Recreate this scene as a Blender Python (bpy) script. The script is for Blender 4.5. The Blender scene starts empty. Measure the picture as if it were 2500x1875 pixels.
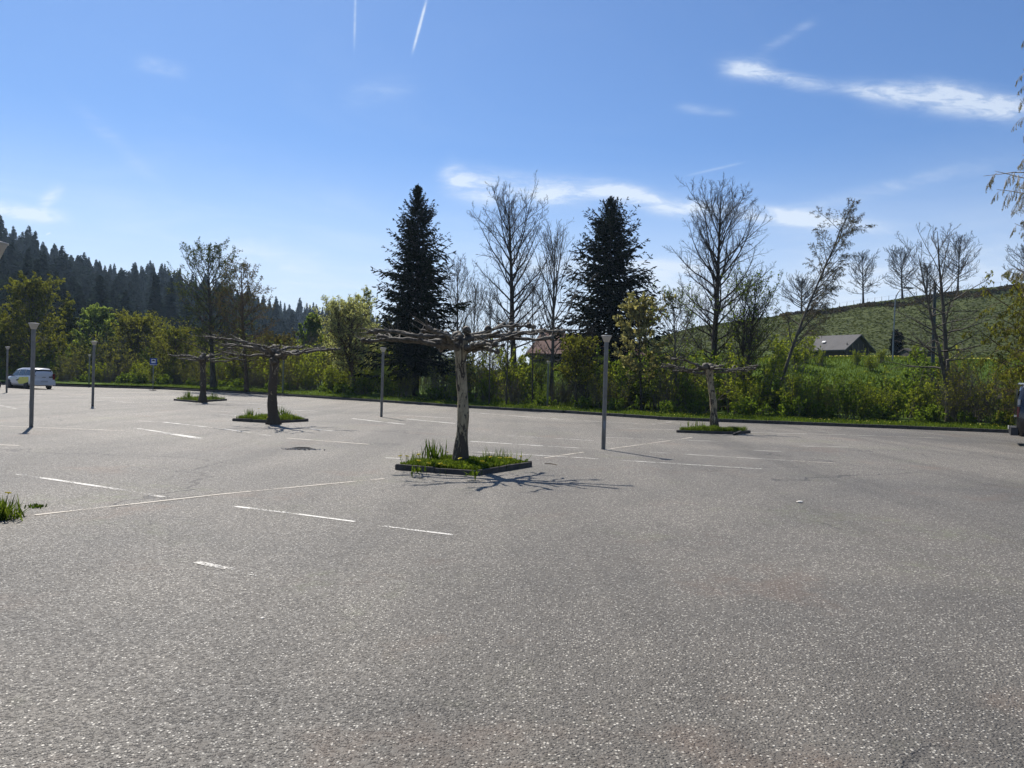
import bpy, bmesh, math, random
import numpy as np
from mathutils import Vector, Matrix

SC = bpy.context.scene
COL = SC.collection
rad = math.radians

# ------------------------------------------------------------------ camera
FPX = 1878.0
EYE = 1.65
PITCH, ROLL = rad(-0.26), rad(1.65)
F = Vector((0, math.cos(PITCH), math.sin(PITCH)))
R0 = Vector((1, 0, 0)); U0 = R0.cross(F)
RV = R0 * math.cos(ROLL) + U0 * math.sin(ROLL)
UV = -R0 * math.sin(ROLL) + U0 * math.cos(ROLL)
cam_d = bpy.data.cameras.new('camera')
cam_d.sensor_width = 36.0
cam_d.lens = 36.0 * FPX / 2500.0
cam_d.clip_start = 0.05; cam_d.clip_end = 6000
cam = bpy.data.objects.new('camera', cam_d); COL.objects.link(cam)
M = Matrix((( RV.x, UV.x, -F.x, 0), (RV.y, UV.y, -F.y, 0), (RV.z, UV.z, -F.z, EYE), (0, 0, 0, 1)))
cam.matrix_world = M
SC.camera = cam

def ray(px, py):
    return F + RV * ((px - 1250) / FPX) + UV * ((937.5 - py) / FPX)
def G(px, py, z=0.0):
    d = ray(px, py); t = (z - EYE) / d.z
    return Vector((d.x * t, d.y * t, z))
def AT(px, py, Y):
    d = ray(px, py); t = Y / d.y
    return Vector((d.x * t, Y, EYE + d.z * t))
def hz(px):                      # horizon row at a column
    return 929.0 + 0.0288 * (px - 1250)

# ------------------------------------------------------------------ light
SUN_EL, SUN_AZ = rad(49.5), rad(-28.5)          # azimuth from +Y towards +X
sd = Vector((math.cos(SUN_EL) * math.sin(SUN_AZ), math.cos(SUN_EL) * math.cos(SUN_AZ), math.sin(SUN_EL)))
sun_d = bpy.data.lights.new('sun', 'SUN'); sun_d.energy = 5.0; sun_d.angle = rad(0.53)
sun_d.color = (1.0, 0.93, 0.83)
sun = bpy.data.objects.new('sun', sun_d); COL.objects.link(sun)
sun.rotation_euler = (-sd).to_track_quat('-Z', 'Y').to_euler()
sun.location = (-40, 60, 80)

SC.view_settings.view_transform = 'Standard'
SC.view_settings.look = 'None'
SC.view_settings.exposure = 0.45
SC.view_settings.gamma = 1.0
SC.view_settings.use_curve_mapping = False
SC.cycles.use_denoising = True
SC.cycles.max_bounces = 8
SC.cycles.transparent_max_bounces = 8
SC.cycles.transmission_bounces = 4
SC.cycles.diffuse_bounces = 3
SC.cycles.glossy_bounces = 2
SC.cycles.volume_bounces = 0
SC.cycles.caustics_reflective = False
SC.cycles.caustics_refractive = False

# node helper -------------------------------------------------------------
class NT:
    def __init__(s, tree): s.t = tree; s.n = tree.nodes; s.l = tree.links
    def new(s, typ, **kw):
        n = s.n.new(typ)
        for k, v in kw.items(): setattr(n, k, v)
        return n
    def put(s, sock, v):
        if isinstance(v, bpy.types.NodeSocket): s.l.new(v, sock)
        else: sock.default_value = v
    def m(s, op, a, b=None, c=None, clamp=False):
        n = s.n.new('ShaderNodeMath'); n.operation = op; n.use_clamp = clamp
        s.put(n.inputs[0], a)
        if b is not None: s.put(n.inputs[1], b)
        if c is not None: s.put(n.inputs[2], c)
        return n.outputs[0]
    def mix(s, f, a, b, typ='MIX'):
        n = s.n.new('ShaderNodeMix'); n.data_type = 'RGBA'; n.blend_type = typ
        s.put(n.inputs[0], f); s.put(n.inputs[6], a); s.put(n.inputs[7], b)
        return n.outputs[2]
    def noise(s, vec, scale, detail=4, rough=0.55, dist=0.0):
        n = s.n.new('ShaderNodeTexNoise')
        if vec is not None: s.put(n.inputs['Vector'], vec)
        n.inputs['Scale'].default_value = scale; n.inputs['Detail'].default_value = detail
        n.inputs['Roughness'].default_value = rough; n.inputs['Distortion'].default_value = dist
        return n.outputs['Fac']
    def ramp(s, f, stops, interp='LINEAR'):
        n = s.n.new('ShaderNodeValToRGB'); n.color_ramp.interpolation = interp
        e = n.color_ramp.elements
        while len(e) < len(stops): e.new(0.5)
        for i, (p, c) in enumerate(stops):
            e[i].position = p
            e[i].color = (c, c, c, 1) if isinstance(c, (int, float)) else (*c, 1)
        s.put(n.inputs[0], f)
        return n.outputs[0]
    def sm(s, v, a, b):
        n = s.n.new('ShaderNodeMapRange'); n.interpolation_type = 'SMOOTHSTEP'
        s.put(n.inputs[0], v); n.inputs[1].default_value = a; n.inputs[2].default_value = b
        return n.outputs[0]
    def bump(s, h, strength, dist):
        n = s.n.new('ShaderNodeBump'); n.inputs['Strength'].default_value = strength
        n.inputs['Distance'].default_value = dist; s.put(n.inputs['Height'], h)
        return n.outputs[0]

# ------------------------------------------------------------------ sky
world = bpy.data.worlds.new('World'); SC.world = world; world.use_nodes = True
w = NT(world.node_tree); w.n.clear()
sky = w.new('ShaderNodeTexSky', sky_type='NISHITA', sun_disc=False)
sky.sun_elevation = SUN_EL; sky.sun_rotation = SUN_AZ
sky.altitude = 700; sky.air_density = 1.0; sky.dust_density = 0.5; sky.ozone_density = 3.0
tc = w.new('ShaderNodeTexCoord')
sep = w.new('ShaderNodeSeparateXYZ'); w.l.new(tc.outputs['Generated'], sep.inputs[0])
X, Y, Z = sep.outputs
yy = w.m('MAXIMUM', Y, 0.05)
U = w.m('DIVIDE', X, yy); V = w.m('DIVIDE', Z, yy)
front = w.sm(Y, 0.1, 0.3)
comb = w.new('ShaderNodeCombineXYZ'); w.l.new(U, comb.inputs[0]); w.l.new(w.m('MULTIPLY', V, 4.0), comb.inputs[1])
n_st = w.noise(comb.outputs[0], 5.0, 8, 0.62, 0.9)
comb3 = w.new('ShaderNodeCombineXYZ'); w.l.new(U, comb3.inputs[0]); w.l.new(w.m('MULTIPLY', V, 3.4), comb3.inputs[1])
n_fi = w.noise(comb3.outputs[0], 17.0, 10, 0.64, 0.5)
def uv(px, py):
    d = ray(px, py); return d.x / d.y, d.z / d.y
def streak(p0, p1, wid, strength, taper=0.0):
    (u0, v0), (u1, v1) = uv(*p0), uv(*p1)
    cx, cy = (u0 + u1) / 2, (v0 + v1) / 2
    L = math.hypot(u1 - u0, v1 - v0); ca, sa = (u1 - u0) / L, (v1 - v0) / L
    du = w.m('SUBTRACT', U, cx); dv = w.m('SUBTRACT', V, cy)
    a = w.m('ADD', w.m('MULTIPLY', du, ca / (L / 2)), w.m('MULTIPLY', dv, sa / (L / 2)))
    W = wid / FPX
    b = w.m('ADD', w.m('MULTIPLY', du, -sa / W), w.m('MULTIPLY', dv, ca / W))
    if taper:
        b = w.m('DIVIDE', b, w.m('ADD', 1.0, w.m('MULTIPLY', a, taper)))
    q = w.m('ADD', w.m('POWER', w.m('ABSOLUTE', a), 4.0), w.m('MULTIPLY', b, b))
    return w.m('MULTIPLY', w.m('EXPONENT', w.m('MULTIPLY', q, -1.1)), strength)
clouds = [
    ((1085, 428), (1215, 470), 30, 1.1), ((1190, 450), (1420, 475), 26, .95), ((1400, 455), (1705, 512), 19, 1.0),
    ((1430, 445), (1600, 478), 14, .55), ((1640, 500), (2040, 542), 15, .95), ((1900, 530), (2180, 560), 15, .35),
    ((1765, 165), (1885, 175), 20, .85), ((1775, 160), (1990, 215), 13, .7), ((1850, 185), (2200, 235), 13, .6),
    ((2130, 222), (2500, 275), 25, .88), ((2250, 210), (2530, 262), 20, .5),
    ((-60, 500), (155, 535), 15, .95), ((95, 510), (150, 455), 13, .5),
    ((1200, 640), (1700, 660), 22, .35), ((1520, 650), (1720, 660), 14, .5), ((1500, 715), (1850, 720), 45, .40), ((1950, 690), (2500, 640), 60, .35),
    ((840, 240), (1010, 205), 22, .16), ((330, 150), (450, 178), 16, .2),
    ((1900, 520), (2420, 400), 16, .20), ((1850, 130), (1990, 50), 10, .14), ((1660, 262), (1790, 275), 9, .28),
    ((170, 240), (420, 480), 16, .10), ((500, 600), (800, 660), 40, .2),
]
acc = None
for p0, p1, wd, st in clouds:
    v = streak(p0, p1, wd * 1.15, st)
    acc = v if acc is None else w.m('ADD', acc, v)
tex = w.m('MULTIPLY', w.m('ADD', 0.25, w.sm(n_st, 0.25, 0.66)), w.m('ADD', 0.30, w.m('MULTIPLY', w.sm(n_fi, 0.34, 0.68), 0.85)))
cl = w.m('MULTIPLY', acc, tex)
# condensation trails: thin, straight
tr = w.m('ADD', streak((1041, 2), (1010, 118), 3.2, 1.0, 0.0), streak((868, -20), (865, 112), 3.0, .38))
tr = w.m('ADD', tr, w.m('ADD', streak((112, 573), (124, 568), 1.8, .5), streak((1680, 428), (1810, 398), 3, .2)))
tr = w.m('MULTIPLY', tr, w.m('ADD', 0.65, w.m('MULTIPLY', w.sm(n_fi, 0.3, 0.7), 0.5)))
cl = w.m('MULTIPLY', w.m('ADD', cl, tr), front)
# thin veil everywhere, denser towards the horizon
comb2 = w.new('ShaderNodeCombineXYZ')
zz = w.m('MAXIMUM', Z, 0.06)
w.l.new(w.m('DIVIDE', X, zz), comb2.inputs[0]); w.l.new(w.m('DIVIDE', Y, zz), comb2.inputs[1])
veil_n = w.noise(comb2.outputs[0], 0.7, 5, 0.6, 0.8)
low = w.sm(Z, 0.30, 0.02)
veil = w.m('ADD', w.m('MULTIPLY', w.sm(veil_n, 0.45, 0.8), w.m('ADD', 0.05, w.m('MULTIPLY', low, .18))), w.m('ADD', w.m('MULTIPLY', low, 0.12), w.m('MULTIPLY', w.sm(Z, 0.30, 0.0), 0.75)))
fac = w.m('MINIMUM', w.m('ADD', w.m('MINIMUM', cl, 0.72), veil), 0.85)
grade = w.mix(1.0, sky.outputs[0], (0.69, 0.93, 1.22, 1), 'MULTIPLY')
skyc = w.mix(fac, grade, (8.6, 9.4, 10.4, 1))
bg = w.new('ShaderNodeBackground'); w.l.new(skyc, bg.inputs[0]); bg.inputs[1].default_value = 0.072
ow = w.new('ShaderNodeOutputWorld'); w.l.new(bg.outputs[0], ow.inputs[0])

# ------------------------------------------------------------------ materials
MATS = {}
def mat(name):
    m = bpy.data.materials.new(name); m.use_nodes = True
    t = NT(m.node_tree); t.n.clear(); MATS[name] = m
    return m, t
def finish(t, shader, disp=None):
    o = t.new('ShaderNodeOutputMaterial'); t.l.new(shader, o.inputs[0])
def objco(t):
    return t.new('ShaderNodeTexCoord').outputs['Object']
def pbsdf(t, col, rough, normal=None, metal=0.0, spec=0.5, coat=0.0):
    b = t.new('ShaderNodeBsdfPrincipled')
    t.put(b.inputs['Base Color'], col); t.put(b.inputs['Roughness'], rough)
    b.inputs['Metallic'].default_value = metal; b.inputs['Specular IOR Level'].default_value = spec
    b.inputs['Coat Weight'].default_value = coat
    if normal is not None: t.l.new(normal, b.inputs['Normal'])
    return b.outputs[0]
def c4(c): return (*c, 1)
def simple(name, col, rough=0.5, metal=0.0, var=0.15, scale=6.0, bump=0.0, spec=0.5, coat=0.0):
    m, t = mat(name); co = objco(t)
    n = t.noise(co, scale, 6, 0.6)
    dark = tuple(x * (1 - var) for x in col); lite = tuple(min(1, x * (1 + var)) for x in col)
    c = t.mix(t.sm(n, 0.3, 0.7), c4(dark), c4(lite))
    nr = t.bump(t.noise(co, scale * 8, 3), bump, 0.01) if bump else None
    finish(t, pbsdf(t, c, rough, nr, metal, spec, coat)); return m

def asphalt():
    m, t = mat('asphalt'); co = objco(t)
    big = t.noise(co, 0.13, 5, 0.6, 0.6)
    mid = t.noise(co, 0.9, 5, 0.65, 0.3)
    vor = t.new('ShaderNodeTexVoronoi'); vor.inputs['Scale'].default_value = 66; vor.inputs['Randomness'].default_value = 1
    t.l.new(co, vor.inputs['Vector'])
    vs = t.new('ShaderNodeSeparateColor'); t.l.new(vor.outputs['Color'], vs.inputs[0])
    rnd, rnd2 = vs.outputs[0], vs.outputs[1]
    edge = t.sm(vor.outputs['Distance'], 0.62, 0.25)             # 1 at stone centre
    vor2 = t.new('ShaderNodeTexVoronoi'); vor2.inputs['Scale'].default_value = 230
    t.l.new(co, vor2.inputs['Vector'])
    vs2 = t.new('ShaderNodeSeparateColor'); t.l.new(vor2.outputs['Color'], vs2.inputs[0])
    fine = t.ramp(vs2.outputs[0], [(0.0, (.055, .051, .045)), (0.6, (.125, .116, .102)), (0.9, (.23, .213, .188)), (1.0, (.42, .39, .34))])
    bindc = t.mix(0.42, fine, t.mix(t.sm(mid, .3, .7), (0.135, 0.125, 0.110, 1), (0.195, 0.181, 0.160, 1)))
    stone = t.ramp(rnd, [(0.0, (0.055, 0.050, 0.045)), (0.42, (0.13, 0.121, 0.108)), (0.72, (0.23, 0.215, 0.19)), (0.84, (0.42, 0.395, 0.345)), (0.92, (.90, .87, .78)), (1.0, (.90, .87, .80))])
    c = t.mix(t.m('MULTIPLY', edge, 0.85), bindc, stone)
    # moss, damp and rust tints
    g = t.m('MULTIPLY', t.sm(t.noise(co, 0.33, 6, 0.72, 0.5), 0.53, 0.68), t.sm(t.noise(co, 3.5, 5, .7), .40, .62))
    c = t.mix(t.m('MULTIPLY', g, .55), c, (0.17, 0.19, 0.10, 1))
    vb = t.new('ShaderNodeMapping'); vb.inputs['Location'].default_value = (37, 11, 0); t.l.new(co, vb.inputs[0])
    rr = t.sm(t.noise(vb.outputs[0], 0.45, 5, 0.7), 0.55, 0.70)
    c = t.mix(t.m('MULTIPLY', rr, .30), c, (0.24, 0.15, 0.10, 1))
    sh = t.ramp(big, [(0.38, (.58, .575, .55)), (0.5, (.76, .742, .695)), (0.62, (.90, .877, .815))])
    c = t.mix(1.0, c, sh, 'MULTIPLY')
    # long wheel-polished lanes running away from the camera to the right
    mp = t.new('ShaderNodeMapping'); mp.inputs['Rotation'].default_value = (0, 0, rad(-33)); mp.inputs['Scale'].default_value = (0.55, 0.035, 1)
    t.l.new(co, mp.inputs[0])
    lane = t.noise(mp.outputs[0], 1.0, 4, .6, .4)
    c = t.mix(1.0, c, t.ramp(lane, [(0.40, 0.80), (0.5, 1.0), (0.60, 1.08)]), 'MULTIPLY')
    # hairline cracks
    cv = t.new('ShaderNodeTexVoronoi'); cv.feature = 'DISTANCE_TO_EDGE'; cv.inputs['Scale'].default_value = 0.16
    wob = t.new('ShaderNodeTexNoise'); wob.inputs['Scale'].default_value = 0.9; wob.inputs['Detail'].default_value = 8; t.l.new(co, wob.inputs['Vector'])
    add = t.new('ShaderNodeVectorMath'); add.operation = 'MULTIPLY_ADD'
    t.l.new(wob.outputs['Color'], add.inputs[0]); add.inputs[1].default_value = (2.2, 2.2, 0); t.l.new(co, add.inputs[2])
    t.l.new(add.outputs[0], cv.inputs['Vector'])
    crack = t.m('MULTIPLY', t.sm(cv.outputs[0], 0.0050, 0.0015), t.sm(t.noise(co, 0.22, 3), 0.46, 0.56))
    c = t.mix(t.m('MULTIPLY', crack, 0.75), c, (0.03, 0.028, 0.026, 1))
    h = t.m('ADD', t.m('MULTIPLY', edge, t.m('ADD', 0.35, rnd2)), t.m('MULTIPLY', vs2.outputs[1], 0.25))
    h = t.m('SUBTRACT', h, t.m('MULTIPLY', crack, 2.0))
    nr = t.bump(h, 1.0, 0.006)
    finish(t, pbsdf(t, c, t.m('SUBTRACT', 0.78, t.m('MULTIPLY', rnd, 0.20)), nr, 0, 0.5)); return m
asphalt()

def paint(name, col, wear):
    m, t = mat(name); co = objco(t)
    n = t.noise(co, 34, 5, 0.75); n2 = t.noise(co, 1.3, 4, 0.6)
    k = t.m('ADD', n, t.m('MULTIPLY', t.m('SUBTRACT', n2, 0.5), 0.9))
    a = t.sm(k, wear - 0.05, wear + 0.06)
    sh = pbsdf(t, t.mix(n, c4(tuple(x * .8 for x in col)), c4(col)), 0.65)
    tr = t.new('ShaderNodeBsdfTransparent')
    mx = t.new('ShaderNodeMixShader'); t.put(mx.inputs[0], a); t.l.new(tr.outputs[0], mx.inputs[1]); t.l.new(sh, mx.inputs[2])
    finish(t, mx.outputs[0]); return m
paint('paint_fresh', (0.66, 0.64, 0.58), 0.475)
paint('paint_worn', (0.52, 0.50, 0.45), 0.49)
paint('paint_faint', (0.50, 0.45, 0.37), 0.45)

simple('kerb_concrete', (0.060, 0.055, 0.050), 0.9, var=0.35, scale=9, bump=0.5)
simple('soil', (0.05, 0.038, 0.026), 1.0, var=0.4, scale=14, bump=0.8)
simple('lamp_metal', (0.19, 0.215, 0.245), 0.42, 0.15, var=0.16, scale=5, bump=0.06)
simple('lamp_head', (0.52, 0.50, 0.46), 0.55, 0.0, var=0.06, scale=10)
simple('lamp_head_dark', (0.05, 0.045, 0.04), 0.5, 0.3)
simple('car_white', (0.68, 0.68, 0.69), 0.28, 0.0, var=0.02, coat=0.6)
simple('car_black', (0.010, 0.010, 0.012), 0.22, 0.0, var=0.05, coat=0.7)
simple('glass_dark', (0.012, 0.015, 0.018), 0.06, 0.0, var=0.0, spec=0.8)
simple('rubber', (0.018, 0.018, 0.019), 0.85, var=0.2)
simple('rim_metal', (0.35, 0.36, 0.38), 0.35, 0.9, var=0.1)
simple('plastic_black', (0.02, 0.02, 0.021), 0.6, var=0.1)
simple('red_lens', (0.14, 0.006, 0.010), 0.15, var=0.05, coat=0.5)
simple('chrome', (0.6, 0.6, 0.62), 0.18, 1.0, var=0.03)
simple('yellow_film', (0.72, 0.66, 0.10), 0.4, var=0.04)
simple('plate', (0.45, 0.45, 0.45), 0.5, var=0.05)
simple('sign_blue', (0.012, 0.05, 0.28), 0.4, var=0.05)
simple('sign_white', (0.72, 0.73, 0.74), 0.45, var=0.03)
simple('house_wall', (0.13, 0.10, 0.085), 0.9, var=0.1)
simple('barn_wood', (0.030, 0.026, 0.024), 0.85, var=0.3, scale=12)
simple('timber', (0.14, 0.11, 0.08), 0.9, var=0.3, scale=10, bump=0.3)
simple('pole_dark', (0.020, 0.028, 0.035), 0.55, 0.0, var=0.2)
simple('yellow_petal', (0.86, 0.74, 0.06), 0.6, var=0.08)
simple('white_petal', (0.72, 0.74, 0.62), 0.6, var=0.08)
simple('bleached', (0.72, 0.68, 0.60), 0.8, var=0.1)
simple('pale_gravel', (0.46, 0.44, 0.40), 0.95, var=0.3, scale=60, bump=0.9)
simple('broken_asphalt', (0.035, 0.033, 0.031), 0.95, var=0.4, scale=50, bump=0.9)

def roof(name, col, sx):
    m, t = mat(name); co = objco(t)
    n = t.noise(co, 1.2, 5); n2 = t.noise(co, 14, 3)
    c = t.mix(t.sm(n, .3, .7), c4(tuple(x * .7 for x in col)), c4(col))
    c = t.mix(t.m('MULTIPLY', n2, .4), c, c4(tuple(x * 1.35 for x in col)))
    finish(t, pbsdf(t, c, 0.85, t.bump(n2, .4, .02))); return m
roof('roof_red', (0.13, 0.060, 0.042), 1); roof('roof_grey', (0.080, 0.078, 0.080), 1)

def bark(name, a, b, scale=7):
    m, t = mat(name); co = objco(t)
    mp = t.new('ShaderNodeMapping'); mp.inputs['Scale'].default_value = (1, 1, 0.25); t.l.new(co, mp.inputs[0])
    n = t.noise(mp.outputs[0], scale, 7, 0.7, 0.5)
    finish(t, pbsdf(t, t.mix(t.sm(n, .35, .65), c4(a), c4(b)), 0.92, t.bump(n, .7, .03), spec=0.2)); return m
bark('bark_dark', (0.030, 0.026, 0.022), (0.085, 0.075, 0.062))
bark('bark_grey', (0.070, 0.062, 0.052), (0.155, 0.140, 0.120))
bark('bark_brown', (0.055, 0.036, 0.024), (0.13, 0.088, 0.058))
bark('bark_birch', (0.10, 0.09, 0.08), (0.55, 0.53, 0.50), 5)
def plane_bark(nm='bark_plane', off=0.0):
    m, t = mat(nm); co = objco(t)
    mp = t.new('ShaderNodeMapping'); mp.inputs['Scale'].default_value = (1, 1, 0.36); t.l.new(co, mp.inputs[0])
    n = t.noise(mp.outputs[0], 7.5, 6, 0.62, 1.3); n2 = t.noise(mp.outputs[0], 15, 6, 0.6, .6)
    n3 = t.noise(co, 30, 5, .7)
    sp = t.new('ShaderNodeSeparateXYZ'); t.l.new(co, sp.inputs[0])
    base = t.sm(sp.outputs[2], 0.95, 0.15)                    # older unshed bark round the foot
    c = t.mix(t.sm(n2, .40, .60), (0.26, 0.205, 0.125, 1), (0.41, 0.335, 0.215, 1))
    c = t.mix(t.m('MULTIPLY', t.sm(n3, .4, .7), .35), c, (0.20, 0.19, 0.13, 1))
    k = t.m('ADD', n, t.m('MULTIPLY', base, 0.17)); k = t.m('ADD', k, off)
    dk = t.sm(k, 0.55, 0.565)
    c = t.mix(dk, c, t.mix(n3, (0.042, 0.032, 0.023, 1), (0.115, 0.090, 0.064, 1)))
    h = t.m('ADD', t.m('MULTIPLY', dk, 0.8), t.m('MULTIPLY', n3, .4))
    finish(t, pbsdf(t, c, 0.85, t.bump(h, .8, .012), spec=0.25)); return m
plane_bark(); plane_bark('bark_plane_dark', .13)
def limb_bark():
    m, t = mat('bark_limb'); co = objco(t)
    n = t.noise(co, 9, 6, .65, .8); n3 = t.noise(co, 45, 4, .7)
    c = t.mix(t.sm(n, .40, .60), (0.032, 0.026, 0.020, 1), (0.150, 0.130, 0.100, 1))
    c = t.mix(t.m('MULTIPLY', n3, .4), c, (0.10, 0.085, 0.06, 1))
    finish(t, pbsdf(t, c, 0.70, t.bump(n3, .8, .012), spec=0.4)); return m
limb_bark()

def leafmat(name, a, b, trans=0.5, tcol=None):
    m, t = mat(name)
    at = t.new('ShaderNodeAttribute'); at.attribute_name = 'tone'
    c = t.mix(at.outputs['Fac'], c4(a), c4(b))
    d = t.new('ShaderNodeBsdfDiffuse'); t.l.new(c, d.inputs[0])
    tr = t.new('ShaderNodeBsdfTranslucent')
    t.l.new(t.mix(1.0, c, c4(tcol or (1.25, 1.2, 0.6)), 'MULTIPLY'), tr.inputs[0])
    mx = t.new('ShaderNodeMixShader'); mx.inputs[0].default_value = trans
    t.l.new(d.outputs[0], mx.inputs[1]); t.l.new(tr.outputs[0], mx.inputs[2])
    finish(t, mx.outputs[0]); return m
leafmat('leaf_young', (0.10, 0.135, 0.022), (0.29, 0.345, 0.055), .65)
leafmat('leaf_dim', (0.040, 0.060, 0.020), (0.10, 0.13, 0.04), .4)
leafmat('leaf_green', (0.065, 0.110, 0.018), (0.19, 0.27, 0.045), .6)
leafmat('leaf_olive', (0.090, 0.102, 0.022), (0.23, 0.245, 0.050), .6)
leafmat('leaf_willow', (0.30, 0.32, 0.13), (0.60, 0.62, 0.30), .6, (1.1, 1.1, .75))
leafmat('leaf_maple', (0.16, 0.16, 0.070), (0.44, 0.42, 0.20), .5, (1.1, 1.05, .7))
leafmat('leaf_bud', (0.070, 0.065, 0.030), (0.15, 0.13, 0.05), .4)
leafmat('leaf_light', (0.12, 0.17, 0.06), (0.28, 0.37, 0.13), .6)
leafmat('leaf_weep', (0.13, 0.115, 0.03), (0.27, 0.23, 0.06), .55)
leafmat('needles', (0.005, 0.008, 0.004), (0.018, 0.026, 0.010), .10)
leafmat('needles_far', (0.010, 0.020, 0.014), (0.030, 0.046, 0.028), .1)
leafmat('larch', (0.060, 0.075, 0.018), (0.13, 0.14, 0.035), .45)
leafmat('brown_far', (0.035, 0.030, 0.022), (0.075, 0.060, 0.040), .3)
leafmat('grass_blade', (0.045, 0.080, 0.014), (0.130, 0.180, 0.032), .5)
leafmat('turf_dull', (0.050, 0.062, 0.020), (0.090, 0.108, 0.032), .3)
leafmat('grass_dark', (0.030, 0.060, 0.010), (0.075, 0.120, 0.020), .45)

def grassland():
    m, t = mat('grassland'); co = objco(t)
    sp = t.new('ShaderNodeSeparateXYZ'); t.l.new(co, sp.inputs[0])
    n = t.noise(co, 0.09, 6, 0.65); n2 = t.noise(co, 1.6, 6, 0.7); n3 = t.noise(co, 9, 4, .7)
    g = t.mix(t.sm(n, .35, .65), (0.060, 0.110, 0.016, 1), (0.095, 0.155, 0.022, 1))
    g = t.mix(t.m('MULTIPLY', t.sm(n2, .4, .7), .5), g, (0.12, 0.165, 0.03, 1))
    g = t.mix(t.m('MULTIPLY', n3, .35), g, (0.045, 0.075, 0.014, 1))
    # grazed slope: cattle terraces, duller turf with bare earth
    hill = t.sm(sp.outputs[2], 5.2, 8.5)
    mp = t.new('ShaderNodeMapping'); mp.inputs['Scale'].default_value = (.22, .22, 1.5); t.l.new(co, mp.inputs[0])
    te = t.noise(mp.outputs[0], 1.5, 6, .7, 1.0)
    hg = t.mix(t.sm(te, .38, .62), (0.050, 0.060, 0.022, 1), (0.090, 0.110, 0.034, 1))
    c = t.mix(hill, g, hg)
    finish(t, pbsdf(t, c, 1.0, t.bump(t.m('ADD', n3, t.m('MULTIPLY', t.m('MULTIPLY', te, hill), 6)), .8, .12), spec=0.1)); return m
grassland()

def terrain_forest():
    return simple('forest_floor', (0.03, 0.03, 0.018), 1.0, var=0.4, scale=.3)
terrain_forest()

# ------------------------------------------------------------------ mesh builder
rng = np.random.default_rng(7)
def norm(v): return v / np.maximum(np.linalg.norm(v, axis=-1, keepdims=True), 1e-9)
class MB:
    def __init__(s): s.v = []; s.q = []; s.n = 0; s.t = []; s.tri = []
    def quads(s, v, q, tone=None):
        v = np.asarray(v, float).reshape(-1, 3); q = np.asarray(q, int).reshape(-1, 4)
        s.v.append(v); s.q.append(q + s.n); s.n += len(v)
        s.t.append(np.full(len(v), .5) if tone is None else tone)
    def tubes(s, pts, rr, sides=4, cap=False):
        # pts (N,n,3) rr (N,n)
        N, n, _ = pts.shape
        if N == 0: return s
        T = np.empty_like(pts); T[:, 1:-1] = pts[:, 2:] - pts[:, :-2] if n > 2 else 0
        T[:, 0] = pts[:, 1] - pts[:, 0]; T[:, -1] = pts[:, -1] - pts[:, -2]; T = norm(T)
        mean = norm(pts[:, -1] - pts[:, 0])
        ref = np.where(np.abs(mean[:, 2:3]) < .8, np.array([[0, 0, 1.]]), np.array([[1., 0, 0]]))
        A = norm(np.cross(T, ref[:, None, :])); B = np.cross(T, A)
        ang = np.arange(sides) * 2 * np.pi / sides
        ring = A[:, :, None, :] * np.cos(ang)[None, None, :, None] + B[:, :, None, :] * np.sin(ang)[None, None, :, None]
        V = pts[:, :, None, :] + ring * rr[:, :, None, None]
        idx = np.arange(N * n * sides).reshape(N, n, sides); nx = np.roll(idx, -1, axis=2)
        q = np.stack([idx[:, :-1], nx[:, :-1], nx[:, 1:], idx[:, 1:]], -1)
        s.quads(V.reshape(-1, 3), q.reshape(-1, 4)); return s
    def leaves(s, C, size, rg, flat=0.0, aspect=.6, axis=None, tone=None):
        N = len(C)
        if N == 0: return s
        a = norm(rg.normal(size=(N, 3))) if axis is None else norm(axis + rg.normal(0, .25, (N, 3)))
        b = rg.normal(size=(N, 3)); b[:, 2] *= (1 - flat); b = norm(np.cross(a, norm(b)))
        sz = (size * rg.uniform(.6, 1.3, N))[:, None] if np.isscalar(size) else size[:, None]
        V = np.stack([C - a * sz, C + b * sz * aspect, C + a * sz, C - b * sz * aspect], 1)
        tn = rg.uniform(0, 1, N) if tone is None else tone
        s.quads(V.reshape(-1, 3), np.arange(4 * N).reshape(N, 4), np.repeat(tn, 4)); return s
    def box(s, c, h, M3=None):
        c = np.asarray(c, float); h = np.asarray(h, float)
        sg = np.array([[-1, -1, -1], [1, -1, -1], [1, 1, -1], [-1, 1, -1], [-1, -1, 1], [1, -1, 1], [1, 1, 1], [-1, 1, 1]], float) * h
        if M3 is not None: sg = sg @ np.asarray(M3).T
        s.quads(sg + c, [[0, 3, 2, 1], [4, 5, 6, 7], [0, 1, 5, 4], [1, 2, 6, 5], [2, 3, 7, 6], [3, 0, 4, 7]]); return s
    def mesh(s, name, m, smooth=True):
        v = np.concatenate(s.v); q = np.concatenate(s.q)
        me = bpy.data.meshes.new(name)
        me.vertices.add(len(v)); me.vertices.foreach_set('co', v.astype(np.float32).ravel())
        me.loops.add(q.size); me.loops.foreach_set('vertex_index', q.astype(np.int32).ravel())
        me.polygons.add(len(q)); me.polygons.foreach_set('loop_start', np.arange(0, q.size, 4, dtype=np.int32))
        me.polygons.foreach_set('use_smooth', np.full(len(q), smooth))
        at = me.attributes.new('tone', 'FLOAT', 'POINT'); at.data.foreach_set('value', np.concatenate(s.t).astype(np.float32))
        me.update(calc_edges=True)
        me.materials.append(MATS[m]); return me
    def build(s, name, m, parent=None, smooth=True):
        return link(name, s.mesh(name, m, smooth), parent)
def link(name, data, parent=None):
    o = bpy.data.objects.new(name, data); COL.objects.link(o)
    if parent: o.parent = parent
    return o
def tag(o, label=None, cat=None, group=None, kind=None):
    if label: o['label'] = label
    if cat: o['category'] = cat
    if group: o['group'] = group
    if kind: o['kind'] = kind
    return o
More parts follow.
